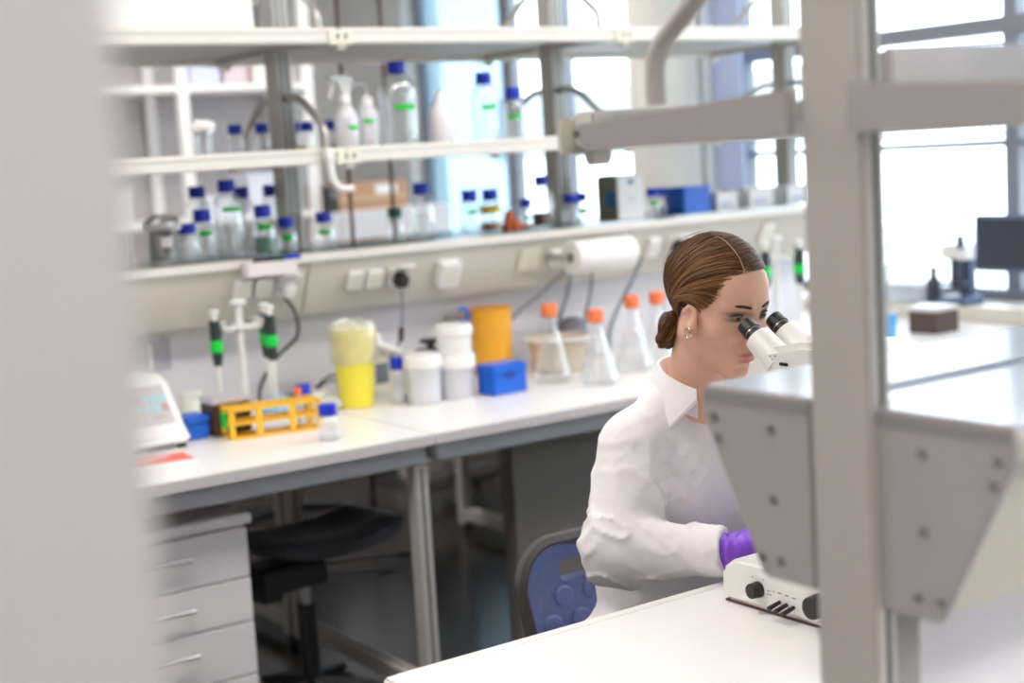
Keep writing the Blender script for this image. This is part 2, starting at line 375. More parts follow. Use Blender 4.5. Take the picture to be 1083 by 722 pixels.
trunk('beige socket trunking with glass top running along the rear bench', [0.92, 1.985, 3.02, 4.12], 0.92, 4.12, YB)
trunk('grey wedge shaped trunking end with screws either side of the foreground post', [1.045, 2.08, 3.1, 4.15], 1.045, 4.15, YF, True)
# ---------------------------------------------------------------- glassware helpers
def arcband(r, z0, z1, a0, a1, n=12, c=(0,0)):
    m = MB(); vs_ = []
    for i in range(n+1):
        a = a0+(a1-a0)*i/n
        for rr in (r, r+.0012):
            vs_ += [(c[0]+rr*math.cos(a), c[1]+rr*math.sin(a), z0), (c[0]+rr*math.cos(a), c[1]+rr*math.sin(a), z1)]
    fs_ = []
    for i in range(n):
        k = 4*i
        fs_ += [(k+2,k+6,k+7,k+3),(k,k+1,k+5,k+4),(k+1,k+3,k+7,k+5),(k,k+4,k+6,k+2)]
    fs_ += [(0,2,3,1),(4*n,4*n+1,4*n+3,4*n+2)]
    return m.add(vs_, fs_)
_liq = {}
def liquid(name, col, a=0.8):
    return glass('liquid_'+name, tuple(min(1, c*1.1) for c in col), 0.05, 0.05, 0.2, a, col)
L_water = liquid('water', (0.90, 0.94, 0.96), 0.06)
L_green = liquid('green', (0.0, 0.30, 0.16), 0.65)
L_amber = liquid('amber', (0.55, 0.17, 0.01), 0.7)
L_brown = liquid('brown', (0.14, 0.03, 0.015), 0.85)
L_salt = mat('white_powder', (0.82, 0.82, 0.83), 0.8)
M_yellowlab = mat('yellow_label', (0.80, 0.62, 0.10), 0.5)
M_paper = mat('white_paper', (0.84, 0.84, 0.84), 0.6)
M_capgreen = mat('green_cap', (0.0, 0.09, 0.05), 0.4)
def lab_bottle(label, x, y, z, h, r, cap=None, liq=None, tape=None, group='screw-cap lab bottles', extra=None, rcap=None):
    t = thing('lab_bottle', label, 'bottle', (x, y, z), group=group)
    rc = rcap or min(.0245, r*.80); nk = rc*.82; hc = .030 if h > .12 else .024
    hb = h-hc; sh = min(hb*.30, (r-nk)*1.6+.008)
    prof = [(r*.88,0),(r*.97,.003),(r,.010),(r,hb-sh-.008)]
    for i in range(1,7):
        a = i/6*math.pi/2; prof.append((nk+(r-nk)*math.cos(a)**1.0, hb-sh-.008+(sh)*math.sin(a)))
    prof += [(nk,hb-.004),(nk,hb+.004)]
    g = MB().lathe(prof, n=28, caps=True).build('glass_body', M_glass, t, world=False)
    c = MB().lathe([(rc*.97,hb-.001),(rc,hb+.001),(rc,h-.003),(rc*.95,h),(0.0001,h)], n=28).build('screw_cap', cap or M_cap, t, world=False)
    MB().lathe([(rc*.99,hb-.005),(rc*1.06,hb-.004),(rc*1.06,hb-.0012),(rc*.99,hb-.0011)], n=28, caps=False).build('pour_ring', cap or M_cap, t, world=False)
    if liq:
        f, lm = liq; lz = .004+(hb-sh-.012)*f
        MB().lathe([(r*.86,.003),(r*.955,.008),(r*.955,lz),(0.0001,lz)], n=28).build('liquid', lm, t, world=False)
    ang = math.atan2(-y, -x)
    for tp in (tape or []):
        zf, off, wd, th, tm = tp
        arcband(r+.0004, h*zf-th/2, h*zf+th/2, ang+off-wd/2, ang+off+wd/2).build('tape', tm, t, world=False)
    return t
G = lambda zf=.5, off=.25, wd=1.2, th=.013: (zf, off, wd, th, M_green)
ZS, YS = 1.2045, 3.925
k = 1.0135
WA = (0.75, L_water)
lab_bottle('small clear blue capped bottle next to the grey crumpled beaker', 1.626*k, YS, ZS, .103, .029, liq=WA)
lab_bottle('clear blue capped bottle with green tape left of the biggest lower-shelf bottle', 1.680*k, YS+.02, ZS, .138, .031, liq=WA, tape=[G(.52)])
lab_bottle('biggest clear bottle on the glass shelf, blue cap and green tape', 1.755*k, YS+.01, ZS, .215, .044, liq=(.85, L_water), tape=[G(.62, .3, 1.3)])
lab_bottle('blue capped bottle half full of green liquid with green tape', 1.845*k, YS-.02, ZS, .138, .031, liq=(.62, L_green), tape=[G(.56, .1, 1.3, .016)])
lab_bottle('small blue capped bottle with round green sticker right of the green liquid', 1.918*k, YS-.01, ZS, .098, .029, liq=(.4, L_water), tape=[G(.42, .1, .8, .02)])
lab_bottle('lone small blue capped bottle with green tape right of the shelf post', 2.045*k, YS, ZS, .103, .029, liq=(.6, L_water), tape=[G(.46, .0, 1.2, .014)])
lab_bottle('small clear bottle with dark green cap', 2.277*k, YS-.01, ZS, .100, .027, cap=M_capgreen, liq=(.3, L_water))
lab_bottle('tall clear blue capped bottle without tape right of the green capped one', 2.380*k, YS, ZS, .168, .037, liq=(.8, L_water))
lab_bottle('clear blue capped bottle with slanting green tape left of the amber one', 2.551*k, YS, ZS, .136, .032, liq=(.5, L_water), tape=[G(.50, .3, 1.2, .012)])
lab_bottle('blue capped bottle with yellow label and amber liquid', 2.628*k, YS, ZS, .134, .033, liq=(.42, L_amber), tape=[(.53, 0, 2.4, .026, M_yellowlab)])
lab_bottle('tiny blue capped bottle right of the orange caps pile', 2.762*k, YS, ZS, .095, .022, liq=(.3, L_amber), tape=[G(.36, .2, 1.3, .010)])
lab_bottle('tall blue capped bottle with dark brown liquid', 2.848*k, YS+.03, ZS, .165, .038, liq=(.50, L_brown), rcap=.0225)
lab_bottle('small blue capped bottle left of the pair beside the olive carton', 2.934*k, YS-.01, ZS, .098, .029, liq=(.5, L_water))
lab_bottle('small blue capped bottle with green tape touching the olive carton', 2.994*k, YS+.015, ZS, .100, .026, liq=(.4, L_water), tape=[G(.40, .3, 1.2, .02)])
lab_bottle('small blue capped bottle with green label right of the white carton', 3.276*k, YS-.01, ZS, .097, .026, liq=(.5, L_water), tape=[G(.50, .2, 1.3, .012)])
lab_bottle('small bottle with blue liquid leaning on the blue box', 3.335*k, YS+.02, ZS, .095, .025, liq=(.75, liquid('blue', (0.02,0.12,0.35), .7)))
# far row behind the glass-shelf bottles
for X, lb, hh in ((1.79,'blue capped bottle behind the dark beaker, on the far side of the glass shelf', .20),(1.93,'blue capped bottle behind the tall green taped one, far side of glass shelf', .19),(2.03,'blue capped bottle in the far row left of the shelf post', .19)):
    lab_bottle(lb, X, YB+.12, ZS, hh, .036, liq=(.5, L_water), group='far-side bottles')
# middle shelf
ZM, YM = 1.4835, 3.80
q = 3.80/3.75
lab_bottle('largest clear bottle on the middle shelf, blue cap and green tape', 2.248*q, YM, ZM, .245, .0585, liq=(.9, L_water), tape=[(.46, .35, 1.1, .016, M_green)], rcap=.0265)
lab_bottle('clear blue capped bottle with green tape right of the white plastic bottle', 2.546*q, YM, ZM, .208, .041, liq=(.8, L_water), tape=[G(.50, .35, 1.1, .014)])
lab_bottle('shorter clear blue capped bottle at the right end of the middle shelf', 2.652*q, YM, ZM, .162, .033, liq=(.6, L_water), tape=[G(.45, .1, 1.4, .013)])
for i, X in enumerate((1.96, 2.06, 2.155, 2.215, 2.285)):
    lab_bottle('%s small blue capped bottle in the far row of the middle shelf' % ('leftmost','second','third','fourth','rightmost')[i], X, YB+.19+.02*(i%2), ZM, .098, .026, liq=(.4, L_water), group='far-side bottles')
M_woodtray = mat('honey_tray', (0.70, 0.48, 0.16), 0.5, var=0.1, scale=20)
for X0, X1, lb in ((2.06,2.12,'honey coloured tray left of the post on the middle shelf'),(2.22,2.36,'honey coloured tray right of the post on the middle shelf')):
    tt = thing('small_tray', lb, 'tray', ((X0+X1)/2, YB+.09, ZM))
    for a in ((X0,X1,YB+.05,YB+.13,ZM,ZM+.004),(X0,X1,YB+.05,YB+.054,ZM+.004,ZM+.024),(X0,X1,YB+.126,YB+.13,ZM+.004,ZM+.024)): B(*a).build('tray_panel', M_woodtray, tt)

def beaker(label, x, y, z, h, r, cont, fill, top):
    t = thing('beaker', label, 'beaker', (x, y, z))
    MB().lathe([(r*.9,0),(r,.006),(r,h-.006),(r*1.06,h),(r*1.03,h),(r*.96,h-.008),(r*.96,.008),(0.0001,.006)], n=28, caps=False).build('glass_wall', M_glass, t, world=False)
    rnd = random.Random(int(x*100)); m = MB()
    if fill: MB().lathe([(r*.9,.007),(r*.93,.012),(r*.93,h*fill),(0.0001,h*fill+.004)], n=24).build('contents', cont, t, world=False)
    if top:
        prof = [(r*.9, h*.78),(r*1.15,h*.86),(r*1.2,h*.98),(r*.9,h*1.1),(r*.5,h*1.16),(0.0001,h*1.15)]
        m.lathe(prof, n=20, caps=False)
        m.v = [(a+rnd.uniform(-1,1)*.006, b+rnd.uniform(-1,1)*.006, c+rnd.uniform(-1,1)*.005) for a, b, c in m.v]
        m.build('crumpled_cover', top, t, world=False, smooth=False)
    return t
M_foil = mat('aluminium_foil', (0.75, 0.74, 0.74), 0.35, metal=0.6, bump=.5, scale=60)
M_greyb = mat('grey_brown_contents', (0.22, 0.19, 0.18), 0.7, var=.2, scale=30)
bk = beaker('grey brown filled beaker with crumpled foil cover and white label', 1.553*k, YS, ZS, .112, .043, M_greyb, .8, M_foil)
arcband(.0436, .045, .072, math.atan2(-YS,-1.57)-.1, math.atan2(-YS,-1.57)+.6).build('label', M_paper, bk, world=False)
beaker('clear beaker with crumpled white tissue on the middle shelf', 1.655*q, YM+.03, ZM, .085, .026, None, 0, M_paper)
beaker('empty clear beaker at the left end of the glass shelf', 1.43*k, YS+.02, ZS, .09, .04, None, 0, None)

# spray bottle
M_trans = glass('translucent_white', (0.92, 0.93, 0.96), 0.1, 0.25, 0.35, 0.55, (0.86, 0.86, 0.90))
t = thing('spray_bottle', 'translucent spray bottle with white trigger head and green tape', 'spray bottle', (2.074*q, YM, ZM))
MB().lathe([(.033,0),(.0355,.005),(.0355,.085),(.030,.108),(.018,.125),(.0145,.132),(.0145,.140)], n=26).build('bottle_body', M_trans, t, world=False)
MB().lathe([(.017,.134),(.017,.150),(.012,.156)], n=20).build('collar', M_plastic, t, world=False)
hd = MB().prism_y([(-.062,.205),(-.055,.196),(-.030,.190),(-.022,.172),(-.012,.154),(.014,.154),(.016,.180),(.030,.196),(.026,.205),(.0,.210)], -.013, .013).build('spray_head', M_plastic, t, bevel=.003, world=False)
MB().tube(spline([(-.040,0,.194),(-.044,0,.175),(-.052,0,.150)],5), .006, 8).build('trigger', M_plastic, t, world=False)
arcband(.0362, .055, .068, -2.0, -1.2).build('tape', M_green, t, world=False)
t.rotation_euler.z = 0.15
# wash bottle
t = thing('wash_bottle', 'clear wash bottle with bent spout tube and green tape', 'wash bottle', (2.146*q, YM+.005, ZM))
MB().lathe([(.030,0),(.032,.004),(.032,.098),(.028,.112),(.017,.122),(.017,.126)], n=26).build('bottle_body', M_trans, t, world=False)
MB().lathe([(.0185,.122),(.0185,.142),(.012,.147),(.008,.150)], n=20).build('cap', M_plastic, t, world=False)
MB().tube(fillet([(0,0,.148),(0,0,.184),(-.034,-.004,.186),(-.046,-.006,.172)],.016), .0035, 8).build('spout_tube', M_plastic, t, world=False)
arcband(.0326, .072, .083, -2.5, -1.5).build('tape', M_green, t, world=False)
arcband(.0326, .025, .06, -2.3, -1.7).build('print', mat('faded_print', (0.60,0.55,0.60), .6, var=.3, scale=200), t, world=False)
# white plastic bottle
t = thing('plastic_bottle', 'plain white plastic squeeze bottle with tapered top on middle shelf', 'bottle', (2.386*q, YM, ZM))
MB().lathe([(.034,0),(.037,.004),(.037,.085),(.030,.105),(.016,.126),(.011,.150)], n=26).build('bottle_body', mat('milky_plastic', (0.74,0.72,0.76), .35, sss=.0), t, world=False)
MB().lathe([(.012,.150),(.010,.158),(.0001,.159)], n=18).build('tip', M_plastic, t, world=False)

# orange caps pile
M_orange = mat('orange_plastic', (0.80, 0.16, 0.035), 0.4)
rnd = random.Random(5)
for i, (dx, dy, dz) in enumerate(((-.022,-.01,0),(.006,-.012,0),(.030,-.004,0),(-.012,.012,0),(.016,.014,0),(-.014,0,.021),(.010,.002,.021),(-.006,.004,.041))):
    lb = ('front left','front middle','front right','rear left','rear right','upper left','upper right','topmost')[i]
    c = thing('loose_cap', '%s orange cap in the small pile beside the amber bottle' % lb, 'cap', (2.703*k+dx, YS+dy, ZS+dz), group='pile of orange caps')
    MB().lathe([(.0125,0),(.0135,.002),(.0135,.017),(.012,.020),(.0001,.020)], n=14).build('cap_shell', M_orange, c, world=False)
    arcband(.0135, .003, .006, 0, 6.28, 14).build('grip_ring', M_orange, c, world=False)

# cartons and boxes on the glass shelf
M_olive = mat('olive_card', (0.23, 0.235, 0.15), 0.6, var=.05, scale=30)
M_bluep = mat('blue_print', (0.02, 0.16, 0.38), 0.5)
M_blue = mat('blue_plastic', (0.004, 0.12, 0.62), 0.35, var=.04, scale=20)
M_dblue = mat('dark_blue_plastic', (0.004, 0.05, 0.36), 0.35)
t = thing('carton', 'tall carton with olive side and white front bearing a blue emblem', 'carton', (3.19, YS, ZS))
B(3.135,3.245,YS-.055,YS+.055,ZS,ZS+.150).build('box_body', M_paper, t, bevel=.002)
MB().prism_x([(YS-.052,ZS+.002),(YS+.054,ZS+.002),(YS+.054,ZS+.135),(YS+.03,ZS+.149),(YS-.03,ZS+.149),(YS-.052,ZS+.135)], 3.1325,3.1352).build('olive_side', M_olive, t)
MB().prism_x([(YS-.02+.022*math.cos(a)*1.3,ZS+.072+.030*math.sin(a)) for a in [i*math.pi/8 for i in range(16)]],3.1312,3.1326).build('printed_mark', M_bluep, t)
MB().prism_y([(3.175,ZS+.118),(3.182,ZS+.130),(3.190,ZS+.134),(3.198,ZS+.130),(3.205,ZS+.118)], YS-.0562, YS-.0549).build('emblem', M_bluep, t)
B(3.17,3.21,YS-.0562,YS-.0549,ZS+.06,ZS+.063).build('text_line', mat('pale_print',(.5,.6,.75),.6), t); B(3.175,3.205,YS-.0562,YS-.0549,ZS+.075,ZS+.078).build('text_line', MATS['pale_print'], t)
t = thing('storage_box', 'blue plastic box on the glass shelf beside the white boxes', 'box', (3.49, YS, ZS))
B(3.425,3.545,YS-.05,YS+.06,ZS,ZS+.072).build('box_body', M_blue, t, bevel=.003); B(3.422,3.548,YS-.053,YS+.063,ZS+.0722,ZS+.092).build('lid', M_blue, t, bevel=.003); B(3.545,3.56,YS-.045,YS+.055,ZS,ZS+.05).build('side_grip', M_dblue, t, bevel=.003)
for X0, X1, hh, lb in ((3.585,3.685,.064,'small white box directly right of the blue box on the shelf'),(3.74,3.86,.068,'white and grey box, middle of the three white shelf boxes'),(3.93,4.045,.066,'white box nearest the window on the glass shelf')):
    t = thing('small_carton', lb, 'box', ((X0+X1)/2, YS, ZS), group='white boxes on the glass shelf')
    B(X0,X1,YS-.04,YS+.06,ZS,ZS+hh-.016).build('box_body', M_paper, t, bevel=.002); B(X0-.002,X1+.002,YS-.042,YS+.062,ZS+hh-.0158,ZS+hh).build('lid', M_paper, t, bevel=.002)
    B(X0+.02,X1-.03,YS-.0412,YS-.0399,ZS+.012,ZS+.028).build('label_print', mat('lilac_print',(.62,.60,.74),.6), t)
# pen tray clipped on the shelf edge
M_lil = mat('lilac_card', (0.72, 0.66, 0.67), 0.5)
t = thing('pen_tray', 'pinkish tray clipped to the front of the trunking edge holding pens', 'tray', (1.83, YB-.225, 1.165))
B(1.765,1.915,YB-.245,YB-.243,1.150,1.188).build('tray_front', M_lil, t); B(1.765,1.915,YB-.243,YB-.1965,1.150,1.152).build('tray_floor', M_lil, t)
B(1.765,1.767,YB-.243,YB-.1965,1.152,1.188).build('tray_side', M_lil, t); B(1.913,1.915,YB-.243,YB-.1965,1.152,1.188).build('tray_side', M_lil, t); B(1.765,1.915,YB-.1985,YB-.1965,1.152,1.188).build('tray_back', M_lil, t)
for (x0,x1,yo,cm,lb) in ((1.79,1.87,-.232,M_dark,'dark marker pen lying across the pinkish tray'),(1.85,1.93,-.213,M_cap,'blue marker pen sticking out of the pinkish tray')):
    t = thing('marker_pen', lb, 'pen', (x0, YB+yo, 1.19))
    MB().cyl((x0,YB+yo,1.194),(x1-.02,YB+yo,1.194),.0055,n=10).build('barrel', cm, t); MB().cyl((x1-.02,YB+yo,1.194),(x1+.012,YB+yo,1.194),.0065,n=10).build('cap', cm if cm is M_cap else M_capgreen, t)
# big white box on the top shelf
t = thing('storage_crate', 'large white crate standing on the top shelf at the left', 'crate', (1.45, YB-.2, 1.806))
B(1.10,1.80,YB-.34,YB-.06,1.8065,1.95).build('crate_body', M_plastic, t, bevel=.01); B(1.09,1.81,YB-.35,YB-.05,1.9502,1.97).build('rim', M_plastic, t, bevel=.004)
# brown rods and white elbow outlet
M_rust = mat('brown_rod', (0.10, 0.035, 0.02), 0.45, var=.2, scale=20)
for X, lb in ((2.262*4.46/4.1,'left brown support rod behind the bottles'),(2.413*4.46/4.1,'right brown support rod beside the largest middle-shelf bottle')):
    t = thing('support_rod', lb, 'rod', (X, 4.46, .7505), group='brown rods')
    MB().cyl((X,4.46,.7505),(X,4.46,2.7),.0068,n=12).build('rod', M_rust, t); MB().cyl((X,4.46,.7505),(X,4.46,.79),.030,n=16).build('foot', M_capgreen, t)
t = thing('outlet_elbow', 'white elbow outlet hanging at the joint under the middle shelf', 'outlet', (1.965, YB-.40, 1.36))
MB().tube(fillet([(1.955,YB-.40,1.475),(1.965,YB-.40,1.40),(1.985,YB-.405,1.375),(2.02,YB-.41,1.378)],.02), .010, 10).build('pipe', M_plastic, t); MB().cyl((1.955,YB-.40,1.46),(1.955,YB-.40,1.49),.014).build('union', M_plastic, t)
# ---------------------------------------------------------------- things on the rear bench
ZT = .7505
def cable(name, label, pts, r=.004, m=None, cat='cable'):
    o = MB().tube(spline(pts, 8), r, 8).build(name, m or M_cable); return tag(o, label, cat)
# balance with keypad
t = thing('lab_balance', 'white laboratory balance with grey keypad panel at the left of the bench', 'balance', (1.36, 3.72, ZT))
MB().prism_x([(3.60,ZT+.012),(3.95,ZT+.012),(3.95,ZT+.165),(3.78,ZT+.175),(3.735,ZT+.165),(3.625,ZT+.05),(3.60,ZT+.03)],1.20,1.475).build('housing', M_plastic, t, bevel=.010, seg=3)
# sloping keypad panel
d = Vector((0,3.735-3.625,.165-.05)).normalized(); nrm = Vector((0,-d.z,d.y))
Rb = Matrix(((1,0,0),(0,d.y,nrm.y),(0,d.z,nrm.z)))
pc = Vector((1.335,3.680,ZT+.1075))+nrm*.001
MB().rbox(pc,(.235,.125,.003),Rb).build('keypad_panel', mat('balance_grey', (.50,.47,.48), .45), t, bevel=.001)
M_lcd = mat('lcd_cyan', (.30,.60,.66), .3); M_lcdr = mat('lcd_rose', (.45,.28,.28), .3)
for i in range(5):
    for j in range(2):
        MB().rbox(pc+Vector((.010+(i-2)*.024+.045,0,0))+d*(.018-.030*j)+nrm*.002,(.018,.020,.002),Rb).build('key', M_lcdr if (i < 2 and j == 0) or (i == 4 and j == 1) else M_lcd, t)
MB().rbox(pc+Vector((.08,0,0))-d*.040+nrm*.0018,(.035,.006,.001),Rb).build('model_print', mat('grey_print', (.38,.36,.36), .6), t)
MB().cyl((1.335,3.86,ZT+.172),(1.335,3.86,ZT+.182),.07,n=32).build('weighing_pan', M_steel, t)
for x in (1.22,1.455):
    for y in (3.62,3.93): MB().cyl((x,y,ZT),(x,y,ZT+.0125),.012,n=12).build('foot', M_dark, t)
# red and white card
M_red = mat('red_card', (.78,.12,.09), .5)
t = thing('notepad', 'red and white notepad lying in front of the balance', 'notepad', (1.36,3.445,ZT), rotz=-.12)
MB().box(-.12,.045,-.045,.075,0,.006).build('pages', M_paper, t, world=False)
MB().box(-.12,.045,-.025,.075,.0061,.0075).build('red_cover', M_red, t, world=False)
MB().prism_z([(-.1,.03),(-.01,.055),(.005,.045),(-.1,.012)],.0076,.0083).build('white_stripe', M_paper, t, world=False)
# jars and boxes
t = thing('jar', 'white greenish jar behind the blue box near the balance', 'jar', (1.628,3.95,ZT))
MB().lathe([(.030,0),(.033,.003),(.033,.060),(.028,.068)],n=24).build('jar_body', mat('pale_green_plastic',(.80,.84,.72),.4), t, world=False); MB().lathe([(.031,.066),(.031,.085),(.028,.088),(.0001,.088)],n=24).build('lid', M_plastic, t, world=False)
t = thing('tip_box', 'small blue box beside the balance', 'box', (1.53,3.71,ZT))
B(1.497,1.560,3.68,3.76,ZT,ZT+.042).build('box_body', M_blue, t, bevel=.003); B(1.495,1.562,3.678,3.762,ZT+.0422,ZT+.062).build('lid', M_blue, t, bevel=.003)
M_brown = mat('dark_brown_plastic',(.055,.028,.018),.45)
t = thing('tip_box', 'dark brown box with grey lid behind the yellow tube rack', 'box', (1.62,3.71,ZT))
B(1.567,1.675,3.665,3.75,ZT,ZT+.085).build('box_body', M_brown, t, bevel=.003); B(1.565,1.677,3.663,3.752,ZT+.0852,ZT+.102).build('lid', mat('smoke_grey_plastic',(.52,.49,.52),.35), t, bevel=.003); B(1.58,1.62,3.6622,3.6648,ZT+.045,ZT+.055).build('latch', M_dark, t)
t = thing('glove_bag', 'light blue plastic bag lying behind the yellow tube rack', 'bag', (1.86,3.90,ZT))
m = MB(); rnd = random.Random(3)
NX, NY = 14, 8
for i in range(NX+1):
    for j in range(NY+1):
        u_, v_ = i/NX, j/NY
        hgt = .052*(math.sin(math.pi*min(1,max(0,u_)))**.5)*(math.sin(math.pi*v_)**.6)+rnd.uniform(0,.006)*(0<u_<1)*(0<v_<1)
        m.v.append((1.795+.115*u_,3.80+.12*v_,ZT+.001+hgt))
m.f = [(i*(NY+1)+j,(i+1)*(NY+1)+j,(i+1)*(NY+1)+j+1,i*(NY+1)+j+1) for i in range(NX) for j in range(NY)]
m.build('bag_film', mat('light_blue_film',(.30,.62,.82),.3), t); B(1.797,1.908,3.802,3.918,ZT,ZT+.0012).build('bag_bottom', MATS['light_blue_film'], t)
B(1.795,1.835,3.77,3.795,ZT,ZT+.06).build('bag_fold', MATS['light_blue_film'], t, bevel=.006)
# yellow tube rack
M_yel = mat('yellow_rack_plastic',(.86,.50,.035),.38)
t = thing('tube_rack', 'yellow plastic test tube rack in front of the dark box', 'tube rack', (1.705,3.605,ZT), rotz=-.16)
W, D, H = .245, .085, .082
MB().box(-W/2,W/2,-D/2,D/2,0,.006).build('base_plate', M_yel, t, world=False)
for z in (.038,.074):
    m = MB(); nx, ny = 8, 3
    xs = [-W/2+W*i/nx for i in range(nx+1)]; ys = [-D/2+D*j/ny for j in range(ny+1)]
    for x in xs: m.box(x-.004,x+.004,-D/2,D/2,z,z+.006)
    for y in ys: m.box(-W/2-.004,W/2+.004,y-.004,y+.004,z+.0002,z+.0062)
    m.build('grid_plate', M_yel, t, world=False)
for sx in (-1,1):
    for sy in (-1,1): MB().box(*sorted((sx*(W/2+.003),sx*(W/2-.012))),*sorted((sy*(D/2+.004),sy*(D/2-.008))),.0062,H).build('corner_post', M_yel, t, world=False, bevel=.002)
for sx in (-.045,.045): MB().box(sx-.008,sx+.008,-D/2-.003,-D/2+.004,.0062,H).build('side_strut', M_yel, t, world=False)
MB().box(-W/2-.012,-W/2-.004,-.03,.01,.03,.07).build('green_clip', mat('bright_green_plastic',(.03,.60,.03),.4), t, world=False, bevel=.002)
t = thing('sample_tube', 'clear sample tube with orange cap standing in the yellow rack', 'tube', (1.79,3.612,ZT+.0065))
MB().lathe([(.003,0),(.007,.006),(.0085,.016),(.0085,.088)],n=16).build('tube_body', M_clear, t, world=False); MB().lathe([(.0105,.082),(.0105,.100),(.0095,.102),(.0001,.102)],n=16).build('cap', M_orange, t, world=False)
lab_bottle('small clear blue capped bottle standing in front on the left bench', 1.757, 3.385, ZT, .092, .029, liq=(.5,L_salt), group='bench bottles')
lab_bottle('blue capped bottle just behind the right end of the yellow rack', 1.868, 3.735, ZT, .095, .027, liq=(.4,L_water), group='bench bottles')
lab_bottle('clear blue capped bottle between yellow bin and white lidded tub', 2.175, 3.735, ZT, .132, .027, liq=(.3,L_salt), group='bench bottles', rcap=.0225)
# magnetic stirrer
t = thing('magnetic_stirrer', 'flat grey magnetic stirrer with round white plate beside the yellow bin', 'stirrer', (1.96,3.83,ZT))
MB().prism_x([(3.77,ZT+.004),(3.90,ZT+.004),(3.90,ZT+.045),(3.79,ZT+.038),(3.77,ZT+.022)],1.915,2.01).build('housing', mat('stirrer_grey',(.62,.64,.62),.4), t, bevel=.005); MB().cyl((1.965,3.845,ZT+.040),(1.965,3.845,ZT+.052),.036,n=28).build('plate', M_plastic, t); MB().cyl((1.935,3.766,ZT+.018),(1.935,3.774,ZT+.022),.008,n=14).build('knob', M_dark, t)
B(1.95,2.0,3.7705,3.7755,ZT+.010,ZT+.018).build('display', mat('stirrer_green',(.15,.35,.25),.4), t)
for x in (1.925,2.0): MB().cyl((x,3.84,ZT),(x,3.84,ZT+.005),.008,n=10).build('foot', M_dark, t)
# power adapter and coiled cable
t = thing('power_adapter', 'black power adapter block lying below the left sockets', 'adapter', (1.95,3.97,ZT))
B(1.915,2.02,3.945,3.995,ZT,ZT+.032).build('block', M_dark, t, bevel=.006)
t2 = MB().tube(spline([(2.02,3.97,ZT+.02),(2.05,3.96,ZT+.05),(2.09,3.95,ZT+.055),(2.12,3.96,ZT+.02)],6),.0035,8).build('lead', M_cable, t)
cable('coiled_cable','black cable looped between the adapter and the yellow bin',[(1.93,3.935,ZT+.006),(1.98,3.925,ZT+.03),(2.05,3.925,ZT+.075),(2.10,3.93,ZT+.065),(2.13,3.93,ZT+.03),(2.14,3.93,ZT+.005)],.004)
# pipette stands
M_pdark = mat('pipette_black',(.02,.035,.035),.35); M_pgreen = mat('pipette_green',(.0,.62,.06),.35)
def pipette_stand(label, x, y, h, holders, group):
    t = thing('pipette_stand', label, 'pipette stand', (x,y,ZT), group=group)
    MB().lathe([(.040,0),(.045,.003),(.045,.012),(.018,.020),(.0001,.020)],n=28).build('base', M_plastic, t, world=False)
    MB().cyl((0,0,.018),(0,0,h-.01),.011,.010,n=16).build('pole', M_plastic, t, world=False)
    MB().lathe([(.010,h-.012),(.024,h-.006),(.025,h),(.018,h+.006),(.0001,h+.007)],n=22).build('top_knob', M_plastic, t, world=False)
    zr = h-.075
    MB().cyl((0,0,zr),(0,0,zr+.014),.022,n=20).build('hub', M_plastic, t, world=False)
    for a in holders:
        p = Vector((math.cos(a),math.sin(a),0))*.062
        MB().tube([(0,0,zr+.007),p*.5+Vector((0,0,zr+.003)),p+Vector((0,0,zr+.007))],[.007,.006,.009],8).build('arm', M_plastic, t, world=False)
        MB().lathe([(.010,zr+.012),(.010,zr+.022),(.017,zr+.026)],(p.x,p.y,0),n=14).build('cradle', M_plastic, t, world=False)
    for i, a in enumerate(holders):
        p = Vector((math.cos(a),math.sin(a),0))*.070
        g = thing('pipette', 'black pipette with green band, %s' % holders_lab[label][i], 'pipette', (x+p.x*1.22,y+p.y*1.22,ZT+zr+.034), group='pipettes hanging on stands')
        MB().lathe([(.011,-.125),(.0155,-.10),(.0165,-.03),(.0145,0)],n=16).build('grip', M_pdark, g, world=False)
        MB().lathe([(.0172,-.088),(.0180,-.085),(.0180,-.058),(.0172,-.055)],n=16,caps=False).build('green_band', M_pgreen, g, world=False)
        MB().lathe([(.0085,-.001),(.0085,.016),(.0135,.018),(.0135,.028),(.0001,.030)],n=14).build('plunger', M_plastic, g, world=False)
        MB().lathe([(.0035,-.235),(.0060,-.17),(.0085,-.1255)],n=12).build('shaft', M_plastic, g, world=False)
holders_lab = {'white carousel pipette stand at the left part of the rear bench':['left of the pole on the left stand','front right on the left stand','far right on the left stand'],
 'white carousel pipette stand near the window, behind the woman':['left of the pole on the window-side stand','next to the pole on the window-side stand','right side of the window-side stand']}
pipette_stand('white carousel pipette stand at the left part of the rear bench', 1.735, 3.825, .335, (math.radians(195),math.radians(-40),math.radians(10)), 'pipette stands')
pipette_stand('white carousel pipette stand near the window, behind the woman', 3.80, 3.825, .345, (math.radians(200),math.radians(-60),math.radians(-20)), 'pipette stands')
# yellow bin with bag
M_ybin = mat('lemon_yellow_plastic',(.83,.72,.06),.35)
t = thing('waste_bin', 'lemon yellow bench-top waste bin lined with clear bag', 'bin', (2.06,3.78,ZT))
MB().lathe([(.044,0),(.049,.003),(.064,.225),(.061,.225),(.047,.006),(.0001,.005)],n=32,caps=False).build('bin_body', M_ybin, t, world=False)
m = MB(); rnd = random.Random(8)
m.lathe([(.0575,.125),(.0665,.135),(.0685,.18),(.070,.230),(.066,.243),(.060,.236),(.055,.20)],n=36,caps=False)
m.v = [(a*(1+rnd.uniform(-.02,.05)),b*(1+rnd.uniform(-.02,.05)),c+rnd.uniform(-.004,.006)) for a,b,c in m.v]
m.build('liner_bag', glass('bag_film_clear',(.97,.97,.92),.15,.2,.45,.28,(.92,.92,.82)), t, world=False)
t['category'] = 'bin'
